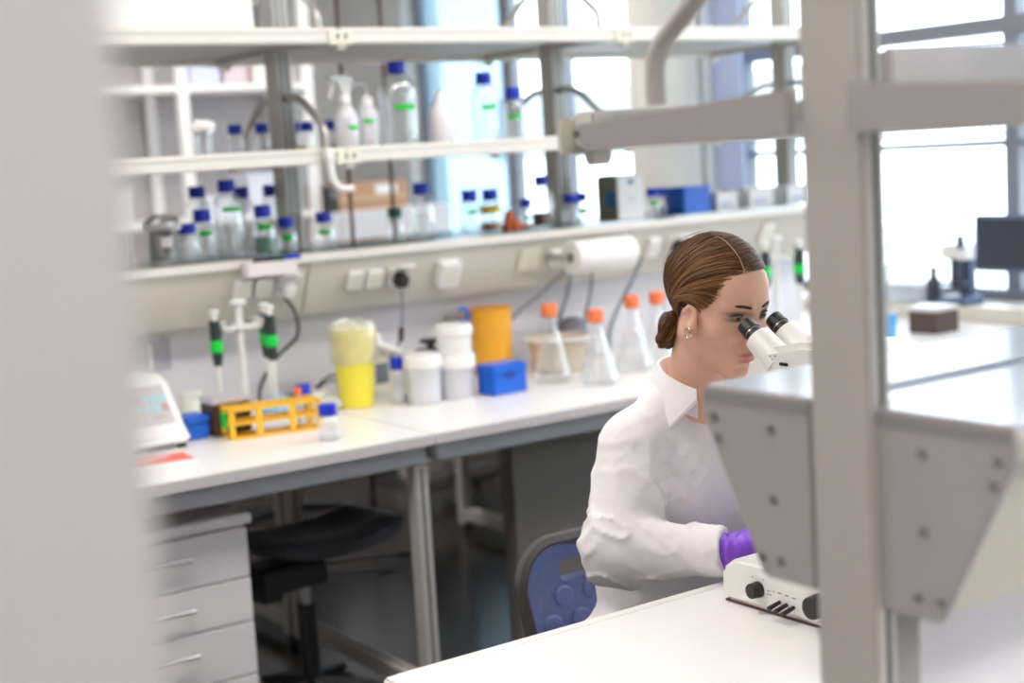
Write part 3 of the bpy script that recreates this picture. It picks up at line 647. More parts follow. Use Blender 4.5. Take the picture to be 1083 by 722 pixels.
# dispenser
t = thing('pump_dispenser', 'cream dispenser with slanting white nozzle behind the yellow bin', 'dispenser', (2.20,3.90,ZT))
B(2.165,2.235,3.87,3.94,ZT,ZT+.15).build('housing', mat('cream_device',(.76,.71,.62),.4), t, bevel=.008); MB().cyl((2.15,3.86,ZT+.172),(2.26,3.86,ZT+.128),.011,n=14).build('nozzle', M_plastic, t); MB().lathe([(.02,.15),(.02,.175),(.012,.19),(.0001,.19)],n=16).build('pump_head', M_plastic, t, world=False)
B(2.178,2.222,3.8688,3.8702,ZT+.04,ZT+.10).build('scale_print', M_gcable, t)
# tubs
M_tub = glass('tub_plastic',(.90,.92,.96),.1,.25,.35,.62,(.80,.81,.85))
def tub(label, x, y, z, r, h, lidh, m=M_tub, fill=.55):
    t = thing('lidded_tub', label, 'tub', (x,y,z), group='white lidded tubs')
    MB().lathe([(r*.90,0),(r*.93,.004),(r*.97,h-lidh)],n=32).build('tub_body', m, t, world=False)
    MB().lathe([(r*1.0,h-lidh-.006),(r*1.06,h-lidh-.004),(r*1.06,h-.008),(r*1.02,h),(0.0001,h)],n=32).build('lid', M_plastic, t, world=False)
    if fill: MB().lathe([(r*.88,.004),(r*.90,(h-lidh)*fill),(0.0001,(h-lidh)*fill+.006)],n=28).build('contents', L_salt, t, world=False)
tub('translucent tub with white lid, left of the stacked pair', 2.218, 3.665, ZT, .053, .142, .034)
tub('translucent tub with white lid, bottom of the stacked pair', 2.330, 3.665, ZT, .055, .128, .034, fill=.15)
tub('opaque white tub stacked on top of the translucent one', 2.330, 3.665, ZT+.1285, .053, .085, .024, M_plastic, 0)
t = thing('stirring_knob', 'black round knob on a green ring behind the left tub', 'knob', (2.40,3.91,ZT))
MB().lathe([(.045,0),(.047,.004),(.047,.105),(.044,.110),(.0001,.110)],n=28).build('vessel', M_trans, t, world=False); MB().lathe([(.048,.106),(.048,.116),(.0001,.116)],n=28).build('green_ring', M_capgreen, t, world=False); MB().lathe([(.012,.116),(.012,.130),(.034,.136),(.034,.146),(.0001,.148)],n=24).build('knob', M_dark, t, world=False)
# orange container with clamp
M_amb = mat('amber_yellow_plastic',(.84,.40,.03),.38,var=.03,scale=10)
t = thing('sharps_container', 'tall amber yellow container standing behind the white tubs', 'container', (2.64,3.93,ZT))
MB().lathe([(.056,0),(.060,.004),(.068,.195),(.070,.215),(.066,.215),(.063,.19),(.055,.006),(.0001,.005)],n=32,caps=False).build('container_body', M_amb, t, world=False); MB().lathe([(.0665,.150),(.0675,.152),(.0682,.158),(.0672,.160)],n=32,caps=False).build('moulded_ring', M_amb, t, world=False)
t = thing('clamp', 'blue ring clamp attached beside the amber container', 'clamp', (2.53,3.93,ZT+.19))
m = MB().tube([(2.53+.018*math.cos(a),3.915,ZT+.205+.022*math.sin(a)) for a in [i*math.pi/8 for i in range(-6,7)]],.006,8).build('blue_ring', M_blue, t); MB().cyl((2.53,3.915,ZT+.16),(2.53,3.915,ZT+.19),.007,n=10).build('thumb_screw', M_dark, t); MB().cyl((2.53,3.915,ZT+.19),(2.53,4.018,ZT+.19),.006,n=10).build('arm', M_steel, t)
t = thing('tip_box', 'blue hinged lid box in front of the amber container', 'box', (2.46,3.62,ZT), rotz=.06)
MB().box(-.062,.062,-.04,.04,0,.056).build('box_body', M_blue, t, world=False, bevel=.003); MB().box(-.063,.063,-.042,.042,.0563,.088).build('lid', M_blue, t, world=False, bevel=.004); MB().box(-.015,.015,-.045,-.0425,.045,.068).build('latch', M_dblue, t, world=False)
# beige basin
t = thing('basin', 'beige bowl shaped tub behind the orange capped flasks', 'basin', (2.83,3.835,ZT))
MB().lathe([(.075,0),(.085,.006),(.098,.098),(.104,.103),(.100,.107),(.093,.10),(.080,.01),(.0001,.008)],n=36,caps=False).build('bowl', mat('sand_plastic',(.60,.52,.40),.5), t, world=False); MB().lathe([(.104,.099),(.108,.101),(.108,.110),(.102,.110)],n=36,caps=False).build('rim', M_plastic, t, world=False)
# Erlenmeyer flasks
M_flask = glass('flask_glass',(.955,.965,.965),.30,.06,.75,.06,(.96,.95,.92))
def flask(label, x, y, h, r, liq=None):
    t = thing('erlenmeyer_flask', label, 'flask', (x,y,ZT), group='orange capped flasks')
    nk = .017; hb = h-.032
    MB().lathe([(r*.90,0),(r*.98,.004),(r,.012),(r*.97,.022),(nk*1.15,hb*.80),(nk,hb*.86),(nk,hb)],n=32).build('glass_body', M_flask, t, world=False)
    MB().lathe([(.0235,hb-.008),(.0245,hb-.006),(.0245,h-.004),(.0225,h),(.0001,h)],n=24).build('orange_cap', M_ocap, t, world=False)
    if liq: MB().lathe([(r*.88,.003),(r*.95,.012),(r*.90,.05),(.0001,.05)],n=28).build('contents', liq, t, world=False)
    arcband(nk*1.9, hb*.62, hb*.66, -2.2, -1.7).build('graduation', mat('white_enamel',(.85,.85,.82),.5), t, world=False)
M_ocap = mat('salmon_orange_cap',(.86,.21,.075),.40)
flask('orange capped conical flask, leftmost of the four', 2.675, 3.66, .238, .062)
flask('orange capped conical flask standing nearest the bench front', 2.738, 3.515, .222, .065)
flask('orange capped conical flask, third from the left, beside the woman', 2.965, 3.62, .236, .062)
flask('orange capped conical flask half hidden by the woman\'s hair', 3.10, 3.66, .232, .062)
# right end of the bench
t = thing('plastic_cup', 'light blue cup at the right of the foreground post', 'cup', (3.93,3.44,ZT))
MB().lathe([(.026,0),(.028,.003),(.034,.085),(.0315,.085),(.026,.006),(.0001,.005)],n=24,caps=False).build('cup_body', mat('sky_blue_plastic',(.10,.42,.80),.35), t, world=False); MB().lathe([(.034,.082),(.036,.084),(.036,.092),(.033,.092)],n=24,caps=False).build('rim', M_plastic, t, world=False)
t = thing('brown_box', 'dark brown box with white top standing at the window end', 'box', (4.12,3.40,ZT))
B(4.06,4.18,3.34,3.46,ZT,ZT+.075).build('box_body', mat('dark_brown_card',(.09,.055,.045),.5), t, bevel=.003); B(4.058,4.182,3.338,3.462,ZT+.0752,ZT+.092).build('lid', M_plastic, t, bevel=.003)
# ---------------------------------------------------------------- fittings on the trunking face (fascia slopes back towards the bench)
def fpos(x, z, out=0.0):
    y = YB-.186+(1.172-z)*.5; return Vector((x,y,z))+Vector((0,-.894,-.447))*out
FRm = Matrix.Rotation(math.radians(26.6), 3, 'X')
def socket(label, x, z, w, h, dep, m, name='socket_outlet', hole=True, tilt=None):
    t = thing(name, label, 'socket', tuple(fpos(x,z)), group='sockets on the trunking')
    MB().rbox(Vector((0,-.894,-.447))*(dep/2+.0015),(w,dep,h),FRm).build('cover', m, t, world=False, bevel=.004)
    if hole:
        MB().rbox(Vector((0,-.894,-.447))*(dep+.0018),(w*.62,.0012,h*.62),FRm).build('inset', M_warmpl if m is M_plastic else M_plastic, t, world=False)
    return t
kx = 3.935/3.83
socket('leftmost white socket above the pipette stand', 1.730*kx, 1.118, .055, .06, .016, M_plastic)
socket('second white socket above the pipette stand', 1.795*kx, 1.116, .055, .06, .016, M_plastic)
socket('left white socket of the pair near the lone bottle', 2.085*kx, 1.108, .054, .062, .014, M_plastic)
socket('right white socket of the pair near the lone bottle', 2.149*kx, 1.106, .054, .062, .014, M_plastic)
socket('larger white wall box between the sockets and the beige plate', 2.397*kx, 1.102, .075, .085, .035, M_plastic)
socket('flat beige blanking plate left of the paper towel roll', 2.701*kx, 1.110, .085, .085, .006, M_warmpl, hole=False)
socket('small white socket touching the paper towel roll', 2.800*kx, 1.108, .046, .06, .022, M_plastic)
socket('white socket right of the paper towel roll', 3.200*kx, 1.108, .05, .07, .02, M_plastic)
socket('white socket cover behind the woman\'s head', 3.72*kx, 1.11, .06, .08, .010, M_plastic)
def plug(label, x, z, black=True):
    t = thing('power_plug', label, 'plug', tuple(fpos(x,z)), group='plugs')
    MB().rbox(Vector((0,-.894,-.447))*.008,(.056,.014,.06),FRm).build('socket_frame', M_plastic, t, world=False, bevel=.003)
    MB().rbox((0.004,-.040,.022),(.058,.062,.008),Matrix.Rotation(math.radians(-18),3,'X')).build('flap_lid', M_plastic, t, world=False, bevel=.003)
    MB().rbox((0,-.030,-.012),(.040,.040,.040),FRm).build('plug_body', M_dark if black else M_plastic, t, world=False, bevel=.006)
    return t
plug('plug under a raised white lid above the pipette stand', 1.858*kx, 1.113, False)
plug('black plug under a raised white socket lid left of the white box', 2.226*kx, 1.102)
plug('black plug under a raised white lid beside the woman\'s head', 3.295*kx, 1.105)
# paper towel roll
t = thing('paper_towel_roll', 'white paper towel roll mounted under the shelf edge', 'paper roll', (2.98,3.78,1.11))
def horiz(m, prof, c, n=36):   # lathe about X
    vs_, fs_ = [], []
    for r, x in prof:
        for i in range(n): a = 2*math.pi*i/n; vs_.append((c[0]+x,c[1]+r*math.cos(a),c[2]+r*math.sin(a)))
    for j in range(len(prof)-1):
        for i in range(n): fs_.append((j*n+i,j*n+(i+1)%n,(j+1)*n+(i+1)%n,(j+1)*n+i))
    return m.add(vs_, fs_)
M_roll = mat('soft_paper',(.84,.83,.80),.8,bump=.15,scale=120)
rc = (2.86,3.79,1.108); RL = .245
horiz(MB(),[(.016,.006),(.050,.006),(.0525,.009),(.0525,RL-.006),(.050,RL),(.016,RL),(.016,.006)],rc).build('paper', M_roll, t)
horiz(MB(),[(.0145,.001),(.0158,.001),(.0158,RL+.004),(.0145,RL+.004),(.0145,.001)],rc).build('core_tube', mat('card_core',(.45,.36,.24),.7), t)
MB().cyl((2.845,3.79,1.108),(2.86+RL+.02,3.79,1.108),.006,n=10).build('spindle', M_dark, t)
for x in (2.847,2.86+RL+.012): B(x-.003,x+.003,3.78,3.898,1.10,1.116).build('holder_arm', M_steel, t)
# note on backsplash and cables
t = thing('wall_card', 'small grey violet card stuck on the panel above the balance', 'card', (1.575,4.015,.94))
B(1.545,1.605,4.0165,4.0195,.90,.985).build('card', mat('violet_grey_card',(.45,.40,.47),.6), t); B(1.535,1.55,4.0155,4.0164,.905,.975).build('side_strip', M_paper, t)
cable('power_lead','black lead hanging from the plug above the pipette stand',[(1.858*kx,3.885,1.075),(1.93,3.87,1.03),(1.945,3.90,.96),(1.90,3.95,.90),(1.86,3.985,.82),(1.85,3.985,.7548)],.005)
cable('power_lead','thin lead with inline switch hanging behind the yellow bin',[(2.226*kx,3.87,1.06),(2.29,3.885,.97),(2.285,3.90,.90),(2.262,3.965,.82),(2.255,3.975,.7545)],.0035,M_gcable)
tag(MB().cyl((2.288,3.888,.945),(2.286,3.894,.905),.0085,n=12).build('inline_switch', M_dark),'small black inline switch on the thin hanging lead','switch')
cable('power_lead','grey lead slanting down from the towel roll to the amber container',[(2.92,3.90,1.055),(2.84,3.93,.99),(2.76,3.96,.93),(2.715,3.985,.86),(2.715,3.99,.7545)],.0055,M_gcable)
cable('power_lead','grey lead hanging straight down under the towel roll, left one',[(2.955,3.915,1.04),(2.95,3.94,.96),(2.93,3.96,.88),(2.94,3.97,.7545)],.0055,M_gcable)
cable('power_lead','grey lead hanging straight down under the towel roll, right one',[(3.045,3.915,1.04),(3.05,3.94,.96),(3.04,3.96,.88),(3.05,3.97,.7545)],.005,M_gcable)
cable('power_lead','dark lead curving down left of the woman\'s head',[(3.24,3.89,1.075),(3.22,3.92,1.0),(3.17,3.95,.90),(3.15,3.97,.83),(3.15,3.98,.7545)],.006,M_gcable)
cable('power_lead','pale lead falling from the plug beside the woman\'s head',[(3.375,3.88,1.06),(3.385,3.92,.98),(3.38,3.96,.88),(3.38,3.98,.7535)],.003,M_gcable)
t = thing('grey_funnel', 'grey rounded gadget hanging behind the flasks', 'gadget', (2.99,3.965,.7505))
MB().lathe([(.05,.075),(.052,.09),(.045,.125),(.02,.145),(.0001,.148)],n=24).build('dome', mat('slate_plastic',(.22,.20,.25),.5), t, world=False); MB().cyl((0,0,0),(0,0,.08),.010,n=12).build('stem', M_dark, t, world=False)
M_trans2 = mat('pale_packet_film',(.62,.58,.54),.3)
# ---------------------------------------------------------------- under the rear bench
t = thing('drawer_cabinet', 'white drawer cabinet with bar handles under the left bench', 'drawer cabinet', (1.25,3.55,0))
M_dr = mat('drawer_white',(.82,.79,.81),.35,var=.015,scale=6)
B(1.025,1.475,3.325,3.86,.06,.600).build('body', M_dr, t, bevel=.003); B(1.015,1.485,3.295,3.87,.6005,.625).build('top_panel', M_dr, t, bevel=.003)
zz = [.592,.468,.358,.225,.065]
for a, b in zip(zz[:-1], zz[1:]):
    dr = B(1.027,1.473,3.303,3.3245,b+.003,a-.001).build('drawer', M_dr, t, bevel=.002); zc = a-.048
    MB().cyl((1.185,3.283,zc),(1.318,3.283,zc),.0045,n=10).build('handle', M_chrome, dr)
    for x in (1.195,1.308): MB().cyl((x,3.283,zc),(x,3.303,zc),.0038,n=8).build('handle_stud', M_chrome, dr)
for x in (1.06,1.44):
    for y in (3.37,3.82): MB().cyl((x-.01,y,.03),(x+.01,y,.03),.03,n=16).build('castor', M_dark, t)
# dark cabinet behind the woman's chair
t = thing('modesty_panel', 'dark grey panel standing under the bench behind the woman', 'panel', (2.62,3.35,0))
M_gcab = mat('dark_grey_panel',(.175,.165,.155),.5,var=.04,scale=8)
B(2.285,2.99,3.340,3.362,.05,.668).build('panel_sheet', M_gcab, t, bevel=.003); B(2.30,2.98,3.343,3.359,.0,.0495).build('plinth', mat('blue_plinth',(.03,.07,.22),.4), t)
B(2.286,2.30,3.3625,3.40,.06,.66).build('edge_rail', M_gcab, t)
# stool
def stool(label, x, y, rz, hs=.50, leg=.29, sx0=0.0, a0=.3):
    t = thing('lab_stool', label, 'stool', (x,y,0), rotz=rz, group='black lab stools')
    m = MB(); NU, NV = 20, 12; top = []; W, D = .44, .29
    for i in range(NU+1):
        for j in range(NV+1):
            u_, v_ = -1+2*i/NU, -1+2*j/NV
            sq = max(abs(u_),abs(v_)); rr = math.hypot(u_,v_) or 1
            f_ = sq/rr; xx, yy = u_*(f_*.45+.55)*W/2, v_*(f_*.45+.55)*D/2
            z = .022+.028*max(0,u_)**2+.018*max(0,-u_)**2-.012*(1-v_*v_)-.035*max(0,sq-.8)/.2*.6
            m.v.append((xx+sx0,yy,hs+z))
    n0 = len(m.v)
    for i in range(NU+1):
        for j in range(NV+1):
            a = m.v[i*(NV+1)+j]; m.v.append(((a[0]-sx0)*.93+sx0,a[1]*.93,hs-.032+.02*abs(-1+2*i/NU)**2))
    idx = lambda i,j: i*(NV+1)+j
    for i in range(NU):
        for j in range(NV):
            m.f.append((idx(i,j),idx(i+1,j),idx(i+1,j+1),idx(i,j+1))); m.f.append(tuple(n0+q_ for q_ in (idx(i,j),idx(i,j+1),idx(i+1,j+1),idx(i+1,j))))
    ring = [idx(i,0) for i in range(NU)]+[idx(NU,j) for j in range(NV)]+[idx(i,NV) for i in range(NU,0,-1)]+[idx(0,j) for j in range(NV,0,-1)]
    for a, b in zip(ring, ring[1:]+ring[:1]): m.f.append((a,n0+a,n0+b,b))
    m.build('seat', M_seat, t, world=False)
    MB().box(-.15,.03,-.07,.07,hs-.11,hs-.046).build('mechanism', M_black, t, world=False, bevel=.006)
    MB().box(-.175,-.11,-.075,.075,hs-.125,hs-.05).build('tilt_housing', M_black, t, world=False, bevel=.006)
    for yy, zz_, ln in ((-.105,-.050,.27),(-.115,-.078,.20)):
        lv = MB().cyl((.0,yy,hs+zz_),(ln-.06,yy-.02,hs+zz_-.022),.004,n=8).build('lever', M_black, t, world=False)
        MB().tube([(ln-.06,yy-.02,hs+zz_-.022),(ln-.03,yy-.025,hs+zz_-.026),(ln,yy-.03,hs+zz_-.028)],[.006,.011,.006],10).build('lever_grip', M_black, lv, world=False)
    MB().cyl((0,0,.30),(0,0,hs-.10),.014,n=16).build('piston', M_steel, t, world=False)
    MB().cyl((0,0,.06),(0,0,.305),.026,n=16).build('gas_spring', M_black, t, world=False)
    for i in range(5):
        a = 2*math.pi*i/5+a0; e = Vector((math.cos(a),math.sin(a),0))
        lg = MB().tube([e*.02+Vector((0,0,.09)),e*leg*.5+Vector((0,0,.085)),e*leg+Vector((0,0,.065))],[.022,.018,.013],8).build('base_leg', M_black, t, world=False)
        MB().cyl(e*leg+Vector((-e.y*.02,e.x*.02,.024)),e*leg+Vector((e.y*.02,-e.x*.02,.024)),.024,n=14).build('castor', M_black, lg, world=False)
    return t
M_seat = mat('black_seat_foam',(.040,.040,.048),.32,var=.1,scale=60)
stool('black stool with two levers pushed under the left bench', 1.712, 3.50, .12, .478, leg=.185, sx0=.058, a0=math.radians(36)-.12)
# ---------------------------------------------------------------- rear aisle and far row
stool('black stool in the rear aisle seen under the bench, left', 2.58, 5.38, .6, .48)
stool('black stool in the rear aisle seen under the bench, right', 3.95, 5.45, 2.1, .52)
M_tb = mat('black_wire',(.02,.02,.022),.4)
t = thing('wire_trolley', 'black wire trolley with pale packets in the rear aisle', 'trolley', (3.27,5.25,0))
for x in (3.01,3.53):
    for y in (5.06,5.44): MB().cyl((x,y,.04),(x,y,.64),.012,n=10).build('upright', M_tb, t); MB().cyl((x-.008,y,.025),(x+.008,y,.025),.025,n=12).build('castor', M_tb, t)
for z in (.12,.30,.48,.62):
    m = MB()
    for k_ in range(6): m.box(3.01,3.53,5.06+.076*k_-.004,5.06+.076*k_+.004,z,z+.008)
    for x in (3.01,3.27,3.53): m.box(x-.006,x+.006,5.06,5.44,z-.006,z+.0)
    m.build('wire_shelf', M_tb, t)
for i,(x0,x1,z,h_,lb) in enumerate(((3.06,3.20,.128,.09,'bottom left'),(3.26,3.44,.128,.12,'bottom right'),(3.05,3.18,.308,.11,'middle left'),(3.24,3.36,.308,.08,'middle centre'),(3.40,3.50,.308,.13,'middle right'),(3.08,3.28,.488,.09,'upper left'),(3.33,3.48,.488,.07,'upper right'))):
    g = thing('packet', 'pale packet on the black wire trolley, %s' % lb, 'packet', ((x0+x1)/2,5.2,z), group='packets on the trolley')
    B(x0,x1,5.10,5.32,z+.0005,z+h_).build('packet_body', M_trans2, g, bevel=.02, seg=3); B(x0+.02,x1-.02,5.0985,5.1005,z+h_*.35,z+h_*.6).build('packet_label', M_paper, g)

bench('white bench of the far row near the back wall', 1.6, 4.40, 6.25, 7.05, (1.65, 3.0, 4.33))
M_dk = mat('far_cabinet_dark',(.10,.095,.09),.6)
for x0, x1, lb in ((1.72,2.25,'dark drawer unit under the far bench, left'),(2.35,2.95,'dark drawer unit under the far bench, middle'),(3.12,3.7,'dark drawer unit under the far bench, right')):
    t = thing('floor_cabinet', lb, 'cabinet', ((x0+x1)/2,6.7,0)); B(x0,x1,6.42,6.98,.05,.66).build('body', M_dk, t, bevel=.004); B(x0+.01,x1-.01,6.40,6.4195,.10,.36).build('drawer', M_dk, t); B(x0+.01,x1-.01,6.40,6.4195,.37,.65).build('drawer', M_dk, t); B(x0+.03,x1-.03,6.44,6.96,0,.0495).build('plinth', M_dark, t)
# white open shelving on the far bench
t = thing('open_shelving', 'white open shelf unit standing on the far bench', 'shelving', (2.9,6.75,.75))
M_fw = mat('far_shelf_white',(.82,.80,.79),.45)
for x in (2.13,2.78,3.42):
    for y in (6.55,6.95): B(x-.025,x+.025,y-.02,y+.02,.7505,2.35).build('upright', M_fw, t)
for z in (1.20,1.81,2.25):
    for a, b in ((2.155,2.755),(2.805,3.395)): B(a,b,6.53,6.97,z,z+.03).build('shelf_board', M_fw, t)
M_gpan = mat('far_grey_panel',(.47,.44,.44),.6,var=.03,scale=4)
B(2.1,3.45,6.975,6.985,.76,2.35).build('back_panel', M_gpan, t)
rnd = random.Random(11)
for i,(x0,x1,z0,h,c,lb) in enumerate(((2.83,2.98,1.8405,.13,(.55,.60,.75),'pale blue box on the far shelf unit'),(3.0,3.12,1.8405,.15,(.60,.50,.55),'mauve box on the far shelf unit'),(3.15,3.36,1.8405,.11,(.82,.74,.70),'cream box on the far shelf unit'),(2.86,3.02,1.2305,.10,(.70,.72,.80),'white box on the lower far shelf'),(2.25,2.5,1.2305,.16,(.62,.60,.64),'grey box at the left of the lower far shelf'),(3.08,3.35,1.2305,.19,(.66,.68,.78),'lavender carton on the lower far shelf'))):
    t = thing('far_box', lb, 'box', ((x0+x1)/2,6.66,z0), group='boxes on the far shelving')
    m_ = mat('far_box_%d' % i, c, .6); B(x0,x1,6.56,6.76,z0,z0+h*.85).build('box_body', m_, t, bevel=.003); B(x0-.003,x1+.003,6.557,6.763,z0+h*.8502,z0+h).build('lid', m_, t, bevel=.003)
M_card = mat('brown_cardboard',(.46,.27,.17),.8,var=.06,scale=8)
t = thing('far_cabinet', 'grey cabinet on the far bench carrying the cardboard boxes', 'cabinet', (3.78,6.62,.75))
B(3.45,4.12,6.45,6.95,.7505,1.21).build('body', mat('far_grey_cab',(.60,.60,.63),.5), t, bevel=.004)
for a,b in ((3.51,3.805),(3.815,4.11)): B(a,b,6.435,6.4495,.77,1.20).build('door', MATS['far_grey_cab'], t)
t = thing('cardboard_box', 'brown cardboard box seen between the bottles in the far row', 'box', (3.68,6.6,1.2105))
B(3.50,3.90,6.48,6.80,1.2105,1.345).build('box_body', M_card, t, bevel=.003); B(3.50,3.90,6.475,6.4795,1.26,1.28).build('tape_strip', mat('parcel_tape',(.55,.40,.25),.3), t); B(3.72,3.84,6.476,6.4796,1.285,1.33).build('label', M_paper, t)
t = thing('dark_instrument', 'dark box left of the brown cardboard box in the far row', 'instrument', (3.475,6.42,1.21))
B(3.452,3.498,6.455,6.60,1.2105,1.33).build('housing', M_dark, t, bevel=.003); B(3.458,3.492,6.452,6.4548,1.28,1.32).build('panel', M_gcable, t)
# window ledge equipment at the right
M_eq = mat('equipment_black',(.035,.045,.07),.4); M_eqb = mat('equipment_bluegrey',(.12,.16,.26),.45)
t = thing('monitor', 'dark flat monitor by the window at the right edge', 'monitor', (4.44,3.0,.80))
B(4.42,4.445,2.96,3.46,.93,1.13).build('screen_shell', M_eqb, t, bevel=.006); B(4.416,4.4198,2.975,3.445,.945,1.115).build('screen', M_eq, t); B(4.43,4.45,3.07,3.13,.81,.93).build('stand_neck', M_eq, t); B(4.415,4.53,2.98,3.22,.8005,.81).build('stand_foot', M_eq, t)
t = thing('bench_microscope', 'dark blue microscope standing on the window ledge', 'microscope', (4.47,3.57,.80))
B(4.42,4.54,3.50,3.64,.8005,.83).build('base', M_eqb, t, bevel=.01); B(4.49,4.54,3.54,3.60,.83,.98).build('arm', M_eqb, t, bevel=.01); MB().cyl((4.46,3.57,.86),(4.46,3.57,.97),.022,n=14).build('objective_tube', M_eq, t); B(4.43,4.53,3.51,3.63,.965,1.02).build('head', M_plastic, t, bevel=.012); MB().cyl((4.45,3.54,1.0),(4.42,3.52,1.05),.014,n=12).build('eyepiece', M_eq, t); B(4.43,4.50,3.52,3.62,.875,.885).build('stage', M_eq, t)
t = thing('laptop', 'open dark laptop beside the ledge microscope', 'laptop', (4.47,2.62,.80))
B(4.415,4.54,2.50,2.80,.8005,.815).build('keyboard_base', M_eq, t, bevel=.003); B(4.53,4.54,2.50,2.80,.816,1.0).build('lid', M_eq, t)
t = thing('clear_cover', 'clear domed plastic cover on the window ledge', 'cover', (4.48,3.86,.80))
m = MB()
m.lathe([(.17,0),(.168,.05),(.14,.11),(.08,.145),(.0001,.155)],n=28); m.v = [(4.48+a*.38,3.86+b*.85,.8005+c) for a,b,c in m.v]
m.build('dome', M_clear, t); B(4.43,4.53,3.75,3.97,.8005,.812).build('tray', M_eqb, t)
t = thing('ledge_bottle', 'small dark bottle on the window ledge left of the microscope', 'bottle', (4.47,3.683,.80))
MB().lathe([(.025,0),(.027,.003),(.027,.08),(.012,.10),(.012,.115)],n=18).build('bottle_body', M_eq, t, world=False); MB().lathe([(.014,.115),(.014,.135),(.0001,.136)],n=16).build('cap', M_eq, t, world=False)
t = thing('potted_plant', 'small green plant on the window ledge by the post', 'plant', (4.50,4.12,.80))
MB().lathe([(.03,0),(.04,.06),(.036,.06),(.0001,.055)],n=18,caps=False).build('pot', M_plastic, t, world=False)
rnd = random.Random(2); M_leaf = mat('leaf_green',(.10,.32,.08),.5,var=.3,scale=20)
for i in range(16):
    a = rnd.uniform(0,6.28); l = rnd.uniform(.07,.16); e = Vector((math.cos(a),math.sin(a),0)); w = Vector((-e.y,e.x,0))
    P = [Vector((0,0,.055)),e*l*.3+Vector((0,0,.055+l*.8)),e*l*.7+Vector((0,0,.055+l*.9))]
    m = MB(); vs_ = []
    for kk,(p_,ww) in enumerate(zip(P,(.004,.012,.001))): vs_ += [p_-w*ww,p_+w*ww,p_+Vector((0,0,.0015))]
    m.add(vs_,[(0,1,4,3),(3,4,7,6),(0,3,5,2),(3,6,8,5),(2,5,4,1),(5,8,7,4)]); m.build('leaf', M_leaf, t, world=False)
# ---------------------------------------------------------------- microscope on the front bench
XM = 1.705
M_mw = mat('microscope_white',(.80,.785,.75),.30); M_mline = mat('microscope_gasket',(.10,.035,.03),.5)
t = thing('microscope', 'white binocular microscope with black eyepieces on the front bench', 'microscope', (XM,1.55,.7505))
x0, x1 = 1.518, XM+.125
base = MB().prism_x([(1.665,.7535),(1.672,.764),(1.672,.800),(1.640,.822),(1.44,.826),(1.20,.826),(1.20,.7535)], x0, x1).build('base', M_mw, t, bevel=.010, seg=3)
B(x0+.003,x1-.003,1.203,1.666,.7505,.7534).build('base_gasket', M_mline, t)
def sideknob(y, z, r, ln, m=M_black, nm='knob'):
    kb = MB().cyl((x0,y,z),(x0-ln,y,z),r,r*.9,n=20).build(nm, m, base); return kb
kb = sideknob(1.590,.784,.0125,.016); MB().cyl((x0-.016,1.590,.784),(x0-.0168,1.590,.784),.009,n=18).build('knob_face', M_dark, t)
for i, y in enumerate((1.546,1.532,1.518)):
    MB().cyl((x0,y,.774-.001*i),(x0-.022,y+.002,.768-.001*i),.0030,.0036,n=10).build('toggle', M_black, base)
sideknob(1.466,.786,.018,.02)
M_print = mat('grey_marking',(.33,.30,.29),.6)
for y,z in ((1.570,.786),(1.566,.786),(1.570,.781),(1.565,.781),(1.558,.787)): MB().box(x0-.0006,x0+.0002,y-.0014,y+.0014,z-.001,z+.001).build('marking', M_print, base)
for i,y in enumerate((1.546,1.532,1.518)): MB().box(x0-.0006,x0+.0002,y-.004,y+.003,.7865-.001*i,.7885-.001*i).build('marking', M_print, base)
for y in (1.602,1.578): MB().box(x0-.0006,x0+.0002,y-.001,y+.001,.800,.802).build('marking', M_print, base)
MB().box(x0-.0005,x0+.0002,1.505,1.552,.7605,.7615).build('panel_line', M_warmpl, base)
# stand
MB().prism_x([(1.30,.826),(1.215,.826),(1.215,1.02),(1.30,1.04)], XM-.05, XM+.05).build('arm', M_mw, t, bevel=.012)
MB().prism_x([(1.215,1.01),(1.215,1.075),(1.30,1.085),(1.56,1.072),(1.56,1.040),(1.32,1.03)], XM-.06, XM+.06).build('upper_arm', M_mw, t, bevel=.012)
MB().box(XM-.08,XM+.08,1.36,1.53,.905,.917).build('stage', M_black, t, bevel=.003)
MB().cyl((XM,1.45,.97),(XM,1.45,1.035),.034,n=24).build('nosepiece', M_black, t)
for a in (0,2.1,4.2): MB().cyl((XM+.02*math.cos(a),1.45+.02*math.sin(a),.97),(XM+.024*math.cos(a),1.45+.024*math.sin(a),.925),.010,.006,n=12).build('objective', M_steel, t)
for s_ in (-1,1): MB().cyl((XM+s_*.05,1.26,.88),(XM+s_*.085,1.26,.88),.026,n=22).build('focus_knob', M_black, t)
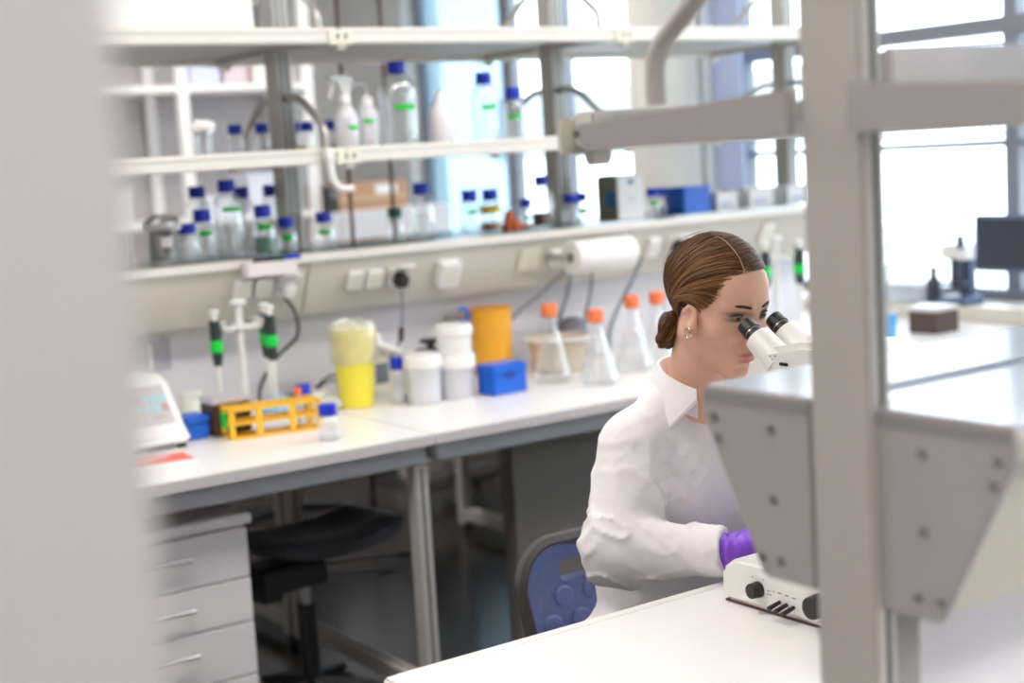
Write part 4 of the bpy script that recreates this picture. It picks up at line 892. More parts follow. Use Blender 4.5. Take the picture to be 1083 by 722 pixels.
# head
hd = MB().prism_x([(1.728,1.060),(1.742,1.074),(1.732,1.106),(1.69,1.122),(1.62,1.136),(1.50,1.140),(1.46,1.130),(1.46,1.090),(1.50,1.073),(1.60,1.066)], XM-.058, XM+.058).build('head', M_mw, t, bevel=.014, seg=4)
MB().box(XM-.0605,XM-.0575,1.640,1.658,1.0985,1.1035).build('slot', M_black, hd, bevel=.001)
for y,z in ((1.678,1.111),(1.674,1.107),(1.678,1.103),(1.668,1.112)): MB().box(XM-.0588,XM-.0578,y-.0015,y+.0015,z-.001,z+.001).build('marking', M_print, hd)
ED = Vector((0,-.80,-.60)).normalized()
for s_ in (-1,1):
    e0 = Vector((XM+s_*.034,1.760+s_*.003,1.156+s_*.001))          # rim next to the eye
    MB().cyl(e0+ED*.036, e0+ED*.100, .0225,.0270,n=26).build('tube', M_mw, hd)
    ey = MB(); 
    ey.cyl(e0+ED*.002,e0+ED*.020,  .0150,.0158,n=26); ey.build('eyepiece', M_black, hd)
    MB().cyl(e0+ED*.020,e0+ED*.024,.0138,n=26).build('eyepiece_groove', M_steel, hd)
    MB().cyl(e0+ED*.024,e0+ED*.034,.0152,n=26).build('eyepiece_ring', M_black, hd)
    MB().cyl(e0+ED*.034,e0+ED*.056,.0128,n=26).build('eyepiece_sleeve', M_black, hd)
    MB().cyl(e0+ED*.0005,e0+ED*.0025,.0105,n=22).build('eye_lens', mat('dark_lens',(.01,.012,.02),.05), hd)
# ---------------------------------------------------------------- the woman's chair
M_pu = mat('blue_polyurethane',(.105,.150,.340),.48,var=.25,scale=140,bump=.08)
M_pue = mat('charcoal_rim',(.060,.058,.060),.5)
def chair(label, x, y, rz):
    t = thing('lab_chair', label, 'chair', (x,y,0), rotz=rz)
    # backrest: rounded trapezoid plate with hand slot, local front = -y, leaning back
    def outline(w, z0, z1, r, n=8):
        pts = []
        for cx,cz,a0 in ((w/2-r,z1-r,0),(-w/2+r,z1-r,math.pi/2),(-w/2*.88+r*.6,z0+r*.6,math.pi),(w/2*.88-r*.6,z0+r*.6,1.5*math.pi)):
            rr = r if a0 < 3 else r*.6
            for i in range(n+1): a = a0+math.pi/2*i/n; pts.append((cx+rr*math.cos(a),cz+rr*math.sin(a)))
        return pts
    zb0, zb1, Wb = .46, .722, .37
    O = outline(Wb,zb0,zb1,.075); Hh = []
    for cx,cz,a0 in ((.092,.680,0),(-.092,.680,math.pi/2),(-.092,.664,math.pi),(.092,.664,1.5*math.pi)):
        for i in range(5): a = a0+math.pi/2*i/4; Hh.append((cx+.012*math.cos(a),cz+.012*math.sin(a)))
    def yb(x_, z_): return .205+.10*(z_-.50)-.9*x_*x_*.35+.0   # curved around the back
    bm = bmesh.new()
    def loop(P): return [bm.verts.new((a,0,b)) for a,b in P]
    lo, lh = loop(O), loop(Hh); es = []
    for L in (lo,lh): es += [bm.edges.new((L[i],L[(i+1)%len(L)])) for i in range(len(L))]
    bmesh.ops.triangle_fill(bm, use_beauty=True, use_dissolve=False, edges=es)
    bmesh.ops.subdivide_edges(bm, edges=[e for e in bm.edges if e.calc_length() > .03], cuts=3, use_grid_fill=True)
    bmesh.ops.triangulate(bm, faces=bm.faces)
    ext = bmesh.ops.extrude_face_region(bm, geom=list(bm.faces))
    for v in [g for g in ext['geom'] if isinstance(g, bmesh.types.BMVert)]: v.co.y += .030
    for v in bm.verts: v.co.y += yb(v.co.x, v.co.z)
    bmesh.ops.recalc_face_normals(bm, faces=bm.faces)
    me = bpy.data.meshes.new('backrest'); bm.to_mesh(me); bm.free(); me.shade_smooth(); me.set_sharp_from_angle(angle=.8); me.materials.append(M_pu)
    bk_ = bpy.data.objects.new('backrest', me); COL.objects.link(bk_); bk_.parent = t
    rim = [(a*1.004,yb(a,b)+.016,b+(.001 if b > .6 else -.001)) for a,b in O]; rim.append(rim[0]); rim.append(rim[1])
    MB().tube(rim,.0165,8,caps=False).build('backrest_rim', M_pue, t, world=False)
    for r_, row in enumerate((.625,.578,.531,.490)):
        n_ = 4 if r_%2 == 0 else 5
        for c in range(n_):
            xx = (c-(n_-1)/2)*.068
            m = MB().lathe([(.0205,-.002),(.0195,.0022),(.0170,.0058),(.011,.0072),(.0001,.0075)],n=14,caps=False)
            m.v = [(a*1.12+xx, yb(xx,row)-z_+.0006, b+row+.0) for a,b,z_ in m.v]
            m.build('grip_dimple', M_pu, bk_, world=False)
    MB().tube([(0,.24,.52),(0,.245,.45),(0,.19,.40),(0,.05,.395)],[.02,.02,.018,.018],10).build('back_support', M_black, t, world=False)
    m = MB(); NU = 24
    m.lathe([(.0001,.40),(.17,.40),(.205,.412),(.215,.43),(.205,.448),(.16,.452),(.0001,.445)],n=36,caps=False); m.v = [(a,b*.98,c) for a,b,c in m.v]
    m.build('seat', M_pu, t, world=False)
    MB().cyl((0,0,.28),(0,0,.40),.018,n=16).build('piston', M_steel, t, world=False); MB().cyl((0,0,.06),(0,0,.285),.028,n=16).build('gas_spring', M_black, t, world=False)
    for i in range(5):
        a = 2*math.pi*i/5; e = Vector((math.cos(a),math.sin(a),0))
        lg = MB().tube([e*.02+Vector((0,0,.09)),e*.15+Vector((0,0,.085)),e*.29+Vector((0,0,.065))],[.022,.018,.013],8).build('base_leg', M_black, t, world=False)
        MB().cyl(e*.29+Vector((-e.y*.02,e.x*.02,.03)),e*.29+Vector((e.y*.02,-e.x*.02,.03)),.03,n=14).build('castor', M_black, lg, world=False)
    return t
chair('blue dimpled lab chair on which the woman sits', 1.705, 1.985, 0.0)
# ---------------------------------------------------------------- the seated woman (implicit surfaces meshed with surface nets)
def surfnets(xs, ys, zs, F):
    S = (F < 0); nx, ny, nz = F.shape
    c = np.zeros((nx-1,ny-1,nz-1), np.int8)
    for a in (0,1):
        for b in (0,1):
            for d in (0,1): c += S[a:nx-1+a, b:ny-1+b, d:nz-1+d]
    act = (c > 0) & (c < 8); I, J, K = np.nonzero(act)
    idm = -np.ones(act.shape, np.int64); idm[I,J,K] = np.arange(len(I))
    acc = np.zeros((len(I),3)); cnt = np.zeros(len(I))
    off = [(a,b,d) for a in (0,1) for b in (0,1) for d in (0,1)]
    for p in off:
        for ax in range(3):
            if p[ax] == 0:
                q = list(p); q[ax] = 1
                fa = F[I+p[0],J+p[1],K+p[2]]; fb = F[I+q[0],J+q[1],K+q[2]]
                m = (fa < 0) != (fb < 0); t = np.where(m, fa/np.where(fa-fb == 0, 1, fa-fb), 0)
                A = np.stack([xs[I+p[0]],ys[J+p[1]],zs[K+p[2]]],1); Bq = np.stack([xs[I+q[0]],ys[J+q[1]],zs[K+q[2]]],1)
                acc += np.where(m[:,None], A+(Bq-A)*t[:,None], 0); cnt += m
    V = acc/cnt[:,None]; faces = []
    for ax in range(3):
        sl0 = [slice(None)]*3; sl1 = [slice(None)]*3; sl0[ax] = slice(0,-1); sl1[ax] = slice(1,None)
        ch = S[tuple(sl0)] != S[tuple(sl1)]; sg = S[tuple(sl0)]
        o1, o2 = [(1,2),(2,0),(0,1)][ax]
        G_ = list(np.nonzero(ch)); ok = (G_[o1] > 0) & (G_[o2] > 0) & (G_[o1] < F.shape[o1]-1) & (G_[o2] < F.shape[o2]-1)
        G_ = [g[ok] for g in G_]
        def cell(d1, d2):
            g = [x.copy() for x in G_]; g[o1] = g[o1]-d1; g[o2] = g[o2]-d2; return idm[g[0],g[1],g[2]]
        q = np.stack([cell(1,1),cell(0,1),cell(0,0),cell(1,0)],1); fl = ~sg[tuple(G_)]
        q[fl] = q[fl][:,::-1]; faces.append(q)
    Q = np.concatenate(faces); Q = Q[(Q >= 0).all(1)]
    return V, Q
def axis(lo, hi, h, fine=None, hf=None):
    if fine is None: return np.arange(lo, hi+h, h)
    a = np.arange(lo, fine[0], h); b = np.arange(fine[0], fine[1], hf); c = np.arange(fine[1], hi+h, h)
    return np.unique(np.concatenate([a,b,c]))
class Fld:
    """signed-distance helpers on a grid of points"""
    def __init__(s, X, Y, Z): s.X, s.Y, s.Z = X, Y, Z
    def sph(s, c, r): return np.sqrt((s.X-c[0])**2+(s.Y-c[1])**2+(s.Z-c[2])**2)-r
    def ell(s, c, r):
        x, y, z = s.X-c[0], s.Y-c[1], s.Z-c[2]
        k0 = np.sqrt((x/r[0])**2+(y/r[1])**2+(z/r[2])**2); k1 = np.sqrt((x/r[0]**2)**2+(y/r[1]**2)**2+(z/r[2]**2)**2)+1e-9
        return k0*(k0-1)/k1
    def cap(s, a, b, ra, rb=None, flat=None):
        rb = ra if rb is None else rb
        ba = [b[i]-a[i] for i in range(3)]; L2 = sum(q*q for q in ba)
        px, py, pz = s.X-a[0], s.Y-a[1], s.Z-a[2]
        h = np.clip((px*ba[0]+py*ba[1]+pz*ba[2])/L2, 0, 1)
        return np.sqrt((px-h*ba[0])**2+(py-h*ba[1])**2+(pz-h*ba[2])**2)-(ra+(rb-ra)*h)
def smin(a, b, k):
    h = np.clip(0.5+0.5*(b-a)/k, 0, 1); return b+(a-b)*h-k*h*(1-h)
def smax(a, b, k): return -smin(-a, -b, k)
def vnoise(x, y, z, seed=0):
    xi, yi, zi = np.floor(x).astype(np.int64), np.floor(y).astype(np.int64), np.floor(z).astype(np.int64)
    xf, yf, zf = x-xi, y-yi, z-zi
    def hsh(a, b, c):
        n = (a*374761393+b*668265263+c*2147483647+seed*974711) & 0x7fffffff; n = ((n ^ (n >> 13))*1274126177) & 0x7fffffff
        return ((n ^ (n >> 16)) & 0xffff)/65535.0
    u, v, w = [q*q*(3-2*q) for q in (xf,yf,zf)]
    r = 0
    for a in (0,1):
        for b in (0,1):
            for c in (0,1): r = r+hsh(xi+a,yi+b,zi+c)*(u if a else 1-u)*(v if b else 1-v)*(w if c else 1-w)
    return r*2-1
def mesh_obj(name, V, Q, m, parent, smooth_it=0, colors=None):
    me = bpy.data.meshes.new(name); loc = np.array(parent.location)
    me.from_pydata([tuple(v) for v in (V-loc)], [], [tuple(int(i) for i in f) for f in Q])
    if smooth_it:
        bm = bmesh.new(); bm.from_mesh(me)
        for _ in range(smooth_it): bmesh.ops.smooth_vert(bm, verts=bm.verts, factor=.5, use_axis_x=True, use_axis_y=True, use_axis_z=True)
        bm.to_mesh(me); bm.free()
    if colors is not None:
        at_ = me.color_attributes.new('Col', 'FLOAT_COLOR', 'POINT')
        at_.data.foreach_set('color', np.concatenate([colors, np.ones((len(colors),1))],1).astype(np.float32).ravel())
    me.shade_smooth(); me.materials.append(m)
    o = bpy.data.objects.new(name, me); COL.objects.link(o); o.parent = parent; return o
def attr_mat(name, rough, sss=0.0, spec=0.4, noise=0.0, nscale=300, sheen=0.0):
    m = bpy.data.materials.new(name); m.use_nodes = True; nt = m.node_tree; b = nt.nodes['Principled BSDF']
    at_ = nt.nodes.new('ShaderNodeAttribute'); at_.attribute_name = 'Col'
    nt.links.new(at_.outputs['Color'], b.inputs['Base Color']); b.inputs['Roughness'].default_value = rough; b.inputs['Specular IOR Level'].default_value = spec
    if sss: b.inputs['Subsurface Weight'].default_value = sss; b.inputs['Subsurface Radius'].default_value = (1.0,.35,.2); b.inputs['Subsurface Scale'].default_value = .006
    if noise:
        no = nt.nodes.new('ShaderNodeTexNoise'); no.inputs['Scale'].default_value = nscale; bp = nt.nodes.new('ShaderNodeBump'); bp.inputs['Strength'].default_value = noise; bp.inputs['Distance'].default_value = .002
        nt.links.new(no.outputs['Fac'], bp.inputs['Height']); nt.links.new(bp.outputs[0], b.inputs['Normal'])
    return m
# ---- pose
HEAD_T = np.array((1.705, 1.860, 1.175)); HEAD_S = .935
hy, hx, hr = math.radians(3.0), math.radians(16.0), math.radians(0.0)
HR = np.array((Matrix.Rotation(hy,3,'Z') @ Matrix.Rotation(hx,3,'X') @ Matrix.Rotation(hr,3,'Y')))
def H2W(p): return HEAD_T+HEAD_S*(np.asarray(p) @ HR.T)
SH_R, EL_R, WR_R = (1.568,1.935,.948), (1.497,1.892,.792), (1.600,1.752,.794)
SH_L, EL_L, WR_L = (1.845,1.915,.948), (1.925,1.820,.815), (1.888,1.660,.800)
person = thing('person', 'woman in a white lab coat and purple gloves looking into the microscope', 'person', (1.69,2.0,.452))
# ---- body (one continuous skin mesh)
xs = axis(1.38, 2.02, .012, (1.592,1.818), .0021); ys = axis(1.30, 2.20, .012, (1.73,2.0), .0021); zs = axis(.0, 1.35, .014, (1.02,1.33), .0021)
Xg, Yg, Zg = np.meshgrid(xs, ys, zs, indexing='ij', sparse=True)
Fb = Fld(Xg, Yg, Zg)
NECK0 = H2W((0,.022,-.06)); NECK1 = np.array((1.703,1.930,1.005))
D = Fb.ell((1.703,1.955,.868),(.122,.092,.125))
D = smin(D, Fb.ell((1.70,2.0,.69),(.135,.100,.16)), .06)
D = smin(D, Fb.ell((1.69,2.02,.545),(.165,.135,.10)), .06)
D = smin(D, Fb.cap(SH_R, SH_L, .036), .05)
for sh, el, wr in ((SH_R,EL_R,WR_R),(SH_L,EL_L,WR_L)):
    D = smin(D, Fb.cap(sh, el, .036, .032), .03); D = smin(D, Fb.cap(el, wr, .032, .023), .02)
for sx in (-1, 1):
    hip = (1.69+sx*.085,2.0,.535); kn = (1.69+sx*.10,1.62,.52); an = (1.69+sx*.10,1.72,.10)
    D = smin(D, Fb.cap(hip, kn, .075, .055), .04); D = smin(D, Fb.cap(kn, an, .052, .034), .03); D = smin(D, Fb.cap(an, (1.69+sx*.11,1.56,.045), .034, .028), .03)
D = smin(D, Fb.cap(NECK1, NECK0, .048, .046), .03)
D = smin(D, Fb.cap((1.64,1.935,.975),(1.766,1.93,.975), .030), .05)
# head on the fine sub-block
ix = np.where((xs > 1.589) & (xs < 1.821))[0]; iy = np.where((ys > 1.727) & (ys < 2.005))[0]; iz = np.where(zs > 1.018)[0]
sub = np.ix_(ix, iy, iz)
Xs, Ys, Zs = np.meshgrid(xs[ix], ys[iy], zs[iz], indexing='ij')
W_ = np.stack([Xs-HEAD_T[0], Ys-HEAD_T[1], Zs-HEAD_T[2]], -1) @ HR / HEAD_S
hxx, hyy, hzz = W_[...,0], W_[...,1], W_[...,2]
ax_ = np.abs(hxx); h = Fld(ax_, hyy, hzz); hf = Fld(hxx, hyy, hzz)
E_C = (.0315,-.0735,.010)
head = hf.ell((0,.010,.040),(.072,.090,.081))                              # cranium
head = smin(head, hf.ell((0,-.024,-.012),(.062,.064,.088)), .04)           # face mass
head = smin(head, hf.ell((0,-.046,.056),(.050,.033,.032)), .03)            # forehead
head = smin(head, h.cap((.053,.004,-.046),(.016,-.066,-.094), .014, .014), .035)   # jaw line
head = smin(head, hf.ell((0,-.074,-.095),(.017,.015,.015)), .022)          # chin
head = smin(head, h.ell((.043,-.058,-.020),(.021,.020,.018)), .022)        # cheek bones
head = smin(head, h.cap((.012,-.0835,.024),(.044,-.0705,.026), .0075, .007), .016) # brows
head = smax(head, -h.ell((.0315,-.098,.008),(.019,.019,.013)), .012)       # sockets
head = smin(head, h.sph(E_C, .0142), .006)                                 # lids
head = smin(head, hf.cap((0,-.085,.018),(0,-.108,-.026), .0070, .0090), .012)      # nose bridge
head = smin(head, hf.sph((0,-.108,-.028), .0098), .006)
head = smin(head, h.ell((.0115,-.098,-.0335),(.0075,.010,.0065)), .006)    # wings
head = smax(head, -h.ell((.0062,-.1045,-.0405),(.0028,.0055,.0035)), .003) # nostrils
head = smin(head, hf.ell((0,-.078,-.066),(.030,.018,.022)), .014)          # mouth mound
head = smin(head, h.cap((.0035,-.0938,-.0598),(.0215,-.0850,-.0645), .0040, .0018), .0040)   # upper lip
head = smin(head, h.cap((.0,-.0920,-.0708),(.0190,-.0855,-.0668), .0050, .0020), .0040)      # lower lip
head = smax(head, -h.cap((.0,-.0985,-.0652),(.0225,-.0895,-.0655), .0012, .0010), .0025)     # mouth line
head = smax(head, -hf.ell((0,-.090,-.0850),(.016,.006,.005)), .008)        # crease above chin
# eye opening (almond) in front of the eyeball
ex, ez = ax_-.0315, hzz-.0105
lid_half = .0044*np.clip(1-(ex/.0150)**2, 0, None)
opening = np.maximum(np.abs(ez-.0016*(ex/.015))-lid_half, hyy+.0735)
head = smax(head, -opening, .0012)
head = np.maximum(head, -(h.sph(E_C, .0112)))                              # room for the eyeball
# ears
ear = h.ell((.0760,-.014,-.008),(.0065,.0155,.0235)); ear = smin(ear, h.cap((.0790,-.010,.010),(.0785,.000,-.002), .0050), .006); ear = smin(ear, h.sph((.0745,-.021,-.0275), .0085), .010)
ear = smax(ear, -h.ell((.0845,-.016,-.004),(.0075,.0090,.0140)), .004)
head = smin(head, ear, .0035)
Dh = head*HEAD_S
Dsub = smin(D[sub], Dh, .022)
D = D.copy(); D[sub] = Dsub
# blend towards the block border so no seam appears
V, Q = surfnets(xs, ys, zs, D)
loc = (V-HEAD_T) @ HR / HEAD_S
SK = np.array((.770,.460,.335)); col = np.tile(SK, (len(V),1))
def blend(c, w): 
    global col
    col = col*(1-w[:,None])+np.array(c)*w[:,None]
def gz(p, c, r): return np.exp(-(((p[:,0]-c[0])/r[0])**2+((p[:,1]-c[1])/r[1])**2+((p[:,2]-c[2])/r[2])**2))
al = loc.copy(); al[:,0] = np.abs(al[:,0])
blend((.78,.40,.31), .45*gz(al,(.045,-.06,-.028),(.022,.05,.022)))
blend((.76,.40,.32), .4*gz(al,(.0,-.105,-.03),(.016,.03,.016)))
lipw = np.clip(1.35*gz(al,(.0,-.094,-.0600),(.0215,.013,.0040))+1.35*gz(al,(.0,-.092,-.0705),(.0195,.012,.0048)), 0, 1)**1.5
blend((.50,.15,.145), .92*np.clip(lipw*1.3,0,1))
blend((.10,.055,.045), .85*np.clip(gz(al,(.0335,-.084,.0150),(.0185,.02,.0058))*1.35,0,1))       # eye make-up, upper lid
blend((.12,.06,.05), .85*np.clip(gz(al,(.0340,-.082,.0045),(.0170,.02,.0032))*1.2,0,1))       # lower lash line
blend((.74,.38,.29), .4*gz(al,(.076,.015,.0),(.01,.03,.035)))
M_skin = attr_mat('skin', .50, .18, .35, .04, 500)
body = mesh_obj('body', V, Q, M_skin, person, 1, col)
# ---- eyes, brows, lashes
def wloc(p): return tuple(H2W(p))
M_eye = mat('eye_white',(.50,.46,.44),.15); M_iris = mat('iris_brown',(.035,.018,.010),.1)
GZ = np.array((0,-.90,-.38)); GZ /= np.linalg.norm(GZ)
def ball(c, r, n=20):
    m = MB(); 
    return m.lathe([(max(1e-4,r*math.sin(math.pi*i/n)), -r*math.cos(math.pi*i/n)) for i in range(n+1)], c, n=24, caps=False)
for sx in (-1, 1):
    c = np.array((sx*.0315,-.0735,.010))
    e = ball(wloc(c), .0119*HEAD_S).build('eyeball', M_eye, person)
    ic = c+GZ*.0086; p0 = Vector(wloc(ic)); dirw = Vector(HR @ GZ)
    MB().cyl(p0, p0+dirw*.0030, .0068, .0044, n=20).build('iris', M_iris, e)
    bw = [(sx*x_, y_, z_) for x_, y_, z_ in ((.0110,-.0920,.0272),(.0200,-.0920,.0295),(.0310,-.0885,.0312),(.0430,-.0790,.0300),(.0550,-.0640,.0240))]
    P = spline([wloc(p_) for p_ in bw], 4)
    m = MB().tube(P, [0.0023+.0006*math.sin(math.pi*min(1,i/len(P)*1.2)) - .0016*(i/len(P))**2 for i in range(len(P))], 8); m.build('eyebrow', mat('brow_brown',(.055,.026,.014),.7), person)
    la = []
    for i in range(13):
        x_ = -.0150+.030*i/12; zz_ = .0105+.0016*(x_/.015)+.0044*max(0,1-(x_/.015)**2)
        yy_ = -.0735-math.sqrt(max(1e-6,.0137**2-x_*x_*.75-(zz_-.010)**2)); la.append(wloc((sx*(.0315+x_),yy_-.0004,zz_)))
    MB().tube(la, [.0006+.0007*math.sin(math.pi*i/12) for i in range(13)], 6).build('upper_lashes', mat('lash_black',(.012,.009,.008),.5), person)
# earring (ring through the right lobe)
er = np.array((-.0835,-.022,-.0335))
MB().tube([wloc(er+np.array((-.001,.0085*math.cos(a),.0085*math.sin(a)))) for a in [i*math.pi/12 for i in range(25)]], .0008, 6, caps=False).build('earring', mat('silver',(.8,.78,.75),.15,metal=1), person)
# ---- hair
rnd = random.Random(4)
HC = np.array((0,.011,.038)); HRr = np.array((.0770,.0945,.0865))
def on_head(d, off=0.0): 
    d = np.asarray(d, float); d = d/np.linalg.norm(d/1.0); k_ = 1/np.sqrt(((d/HRr)**2).sum()); p = HC+d*k_
    return p+d*off
hv, hfc, hcol = [], [], []
def strand(P, rad, colr, flat=1.0):
    n = 5; base = len(hv); P = [np.asarray(p, float) for p in P]; m = len(P)
    for i in range(m):
        d = P[min(i+1,m-1)]-P[max(i-1,0)]; d /= np.linalg.norm(d)+1e-9
        nr = P[i]-HC; nr = nr-d*nr.dot(d); nr /= np.linalg.norm(nr)+1e-9; sd = np.cross(d, nr)
        r_ = rad*(.12+.88*math.sin(math.pi*min(1,(i+.25)/(m-1)*.97))**.6)
        for k_ in range(n):
            a = 2*math.pi*k_/n; hv.append(P[i]+(nr*math.cos(a)*.6+sd*math.sin(a)*flat)*r_); hcol.append(colr)
    for i in range(m-1):
        for k_ in range(n): hfc.append((base+i*n+k_, base+i*n+(k_+1)%n, base+(i+1)*n+(k_+1)%n, base+(i+1)*n+k_))
def haircol(g=0.0):
    t = min(1, max(0, rnd.gauss(.30+g, .25))); a, b = np.array((.045,.018,.008)), np.array((.400,.190,.070)); return tuple(a+(b-a)*t**1.3)
BUN = np.array((-.044,.056,-.045))
PART = [np.array(p) for p in ((-.021,-.079,.086),(-.020,-.058,.108),(-.019,-.015,.130),(-.017,.020,.132),(-.010,.060,.118))]
def partp(s): 
    s = s*(len(PART)-1); i = min(int(s), len(PART)-2); return PART[i]+(PART[i+1]-PART[i])*(s-i)
def bez3(d0, d1, d2, d3, t): return (1-t)**3*d0+3*t*(1-t)**2*d1+3*t*t*(1-t)*d2+t**3*d3
def flow(root_d, m1, m2, end, off, waves=.0, ph=0.0, n=18):
    out = []
    for i in range(n):
        t = i/(n-1); d = bez3(root_d, m1, m2, end, t); L = np.linalg.norm(d); p = on_head(d, off*(.4+.6*math.sin(math.pi*min(1,.15+t))))
        if waves: p = p+np.array((0,.45,.9))*waves*math.sin(t*13+ph)*t
        out.append(p)
    tail = out[-1]; 
    return out
ED_ = (BUN-HC)/np.linalg.norm(BUN-HC)
for side in (-1, 1):
    nst = 620
    for i in range(nst):
        s = (i+rnd.random())/nst; root = partp(s)+np.array((side*abs(rnd.gauss(.002,.002)),rnd.gauss(0,.002),0)); d0 = (root-HC)/np.linalg.norm(root-HC)
        jit = lambda q: np.array([rnd.gauss(0,q) for _ in range(3)])
        m1 = np.array((side*1.05,-.62+1.05*s,.62+.10*s))*1.0+jit(.05); m2 = np.array((side*(1.18-.25*s),.18+.75*s,.02+.10*s))+jit(.06)
        end = ED_*1.0+jit(.07)
        strand(flow(d0, m1, m2, end, .0035+rnd.uniform(0,.0055), .0016*(1-s)+.0005, rnd.uniform(0,1.2)+s*9), rnd.uniform(.0008,.0017), haircol(.10*(1-s) if side < 0 else -.10))
    for i in range(230):       # temple hair swept over the ear from the hairline
        s = rnd.random(); z_ = .083-.083*s; x_ = .030+.040*math.sin(math.pi/2*min(1,s*1.2)); y_ = -.080+.046*s+rnd.gauss(0,.002)
        d0 = np.array((side*x_,y_-HC[1],z_-HC[2])); d0 /= np.linalg.norm(d0)
        m1 = np.array((side*1.1,-.30+.2*s,.35-.35*s))+np.array([rnd.gauss(0,.04) for _ in range(3)]); m2 = np.array((side*1.30,.30,-.34))+np.array([rnd.gauss(0,.05) for _ in range(3)])
        strand(flow(d0, m1, m2, ED_+np.array([rnd.gauss(0,.06) for _ in range(3)]), .004+rnd.uniform(0,.005), .0028, rnd.uniform(0,1.5)), rnd.uniform(.0007,.0014), haircol(.26 if side < 0 else 0))
for i in range(260):          # crown and back
    a = rnd.uniform(-1.3,1.3); d0 = np.array((math.sin(a)*.75,.55+.2*math.cos(a),.75)); d0 /= np.linalg.norm(d0)
    m1 = np.array((math.sin(a)*1.05,1.0,.45)); m2 = np.array((math.sin(a)*.7,1.15,-.15))
    strand(flow(d0, m1, m2, ED_+np.array([rnd.gauss(0,.06) for _ in range(3)]), .004+rnd.uniform(0,.004)), rnd.uniform(.0009,.0018), haircol(-.06))
# low plait behind the ear, three twisted ropes
PL0, PL1 = np.array((-.040,.060,-.030)), np.array((-.052,.070,-.098))
for rope in range(3):
    for i in range(75):
        a0, rr = rnd.uniform(0,6.28), math.sqrt(rnd.random())*.0125; P = []
        for k_ in range(16):
            t = k_/15; w = 5.2*t+rope*2.094; taper = math.sin(math.pi*min(1,.12+t*.84))**.55
            c_ = PL0+(PL1-PL0)*t+np.array((math.cos(w)*.010,math.cos(w)*.006+math.sin(2*w)*.004,math.sin(w)*.004))*taper*1.35
            P.append(c_+np.array((math.cos(a0+t*2),math.sin(a0+t*2),.25*math.sin(a0)))*rr*taper)
        strand(P, rnd.uniform(.0009,.0018), haircol(.02))
for i in range(10):           # fly-away hairs
    d0 = np.array((rnd.uniform(-.6,.2),rnd.uniform(.2,.9),rnd.uniform(.4,.9))); d0 /= np.linalg.norm(d0)
    m1 = d0+np.array((0,.4,-.2)); strand(flow(d0, m1, m1+np.array((0,.3,-.5)), ED_, .010+rnd.uniform(0,.006)), .0004, haircol(.1))
PARTING = [H2W(on_head(partp(s_)-HC, .0062)) for s_ in [i_/24*.8 for i_ in range(25)]]
HVw = HEAD_T+HEAD_S*(np.array(hv) @ HR.T)
hair = mesh_obj('hair', HVw, hfc, attr_mat('hair', .42, 0, .25), person, 0, np.array(hcol))
MB().tube([tuple(p_) for p_ in PARTING], [.0002+.0007*math.sin(math.pi*min(1,(i_+3)/26)) for i_ in range(25)], 6).build('parting', mat('scalp_skin',(.46,.27,.19),.6), hair)
# scalp cap below the strands
def hairline(p):
    x_, y_, z_ = abs(p[0]), p[1], p[2]
    if z_ > .100: f_ = -.066
    elif z_ > .035: f_ = -.034-.032*(z_-.035)/.065
    elif z_ > .0: f_ = -.012-.022*z_/.035
    else: f_ = .012+.7*(-z_)
    if y_ > .06 and z_ < -.075: return False
    return y_ > f_
m = MB(); NT, NP = 44, 64; keep = {}
pts = {}
for i in range(NT+1):
    th = math.pi*i/NT*.80
    for j in range(NP):
        ph = 2*math.pi*j/NP; p = on_head((math.sin(th)*math.cos(ph),math.sin(th)*math.sin(ph),math.cos(th)), .0008); pts[i,j] = len(m.v); m.v.append(tuple(H2W(p))); keep[i,j] = hairline(p)
for i in range(NT):
    for j in range(NP):
        q_ = [(i,j),(i+1,j),(i+1,(j+1)%NP),(i,(j+1)%NP)]
        if all(keep[k_] for k_ in q_): m.f.append(tuple(pts[k_] for k_ in q_))
m.build('scalp_hair', mat('hair_base',(.055,.025,.012),.6,var=.3,scale=200), hair)
PC = H2W((PL0+PL1)*.5); bb = ball(tuple(PC), .017)
bb.v = [(a, b, PC[2]+(c-PC[2])*1.9) for a, b, c in bb.v]
bb.build('plait_core', MATS['hair_base'], hair)
# ---- lab coat
def coat_field(F, cloth=0.0):
    C_ = F.ell((1.703,1.955,.850),(.148,.118,.155))
    C_ = smin(C_, F.ell((1.70,2.0,.70),(.150,.122,.17)), .07)
    C_ = smin(C_, F.ell((1.69,2.015,.54),(.205,.155,.095)), .06)
    C_ = smin(C_, F.cap((1.590,1.938,.950),(1.825,1.928,.950), .048), .05)
    C_ = smin(C_, F.cap((1.590,1.940,.962),(1.668,1.942,1.018), .040, .042), .03)
    C_ = smin(C_, F.cap((1.816,1.932,.962),(1.738,1.940,1.018), .040, .042), .03)
    for sx in (-1, 1): C_ = smin(C_, F.cap((1.69+sx*.095,1.98,.545),(1.69+sx*.105,1.70,.535), .085, .072), .05)
    for sh, el, wr in ((SH_R,EL_R,WR_R),(SH_L,EL_L,WR_L)):
        sl = F.cap(sh, el, .055, .054); sl = smin(sl, F.cap(el, wr, .053, .0335), .028)
        C_ = smin(C_, sl, .028)
    return C_
xs2 = axis(1.33, 2.06, .0046); ys2 = axis(1.58, 2.21, .0046); zs2 = axis(.43, 1.09, .0046)
X2, Y2, Z2 = np.meshgrid(xs2, ys2, zs2, indexing='ij'); F2 = Fld(X2, Y2, Z2)
C2 = coat_field(F2)
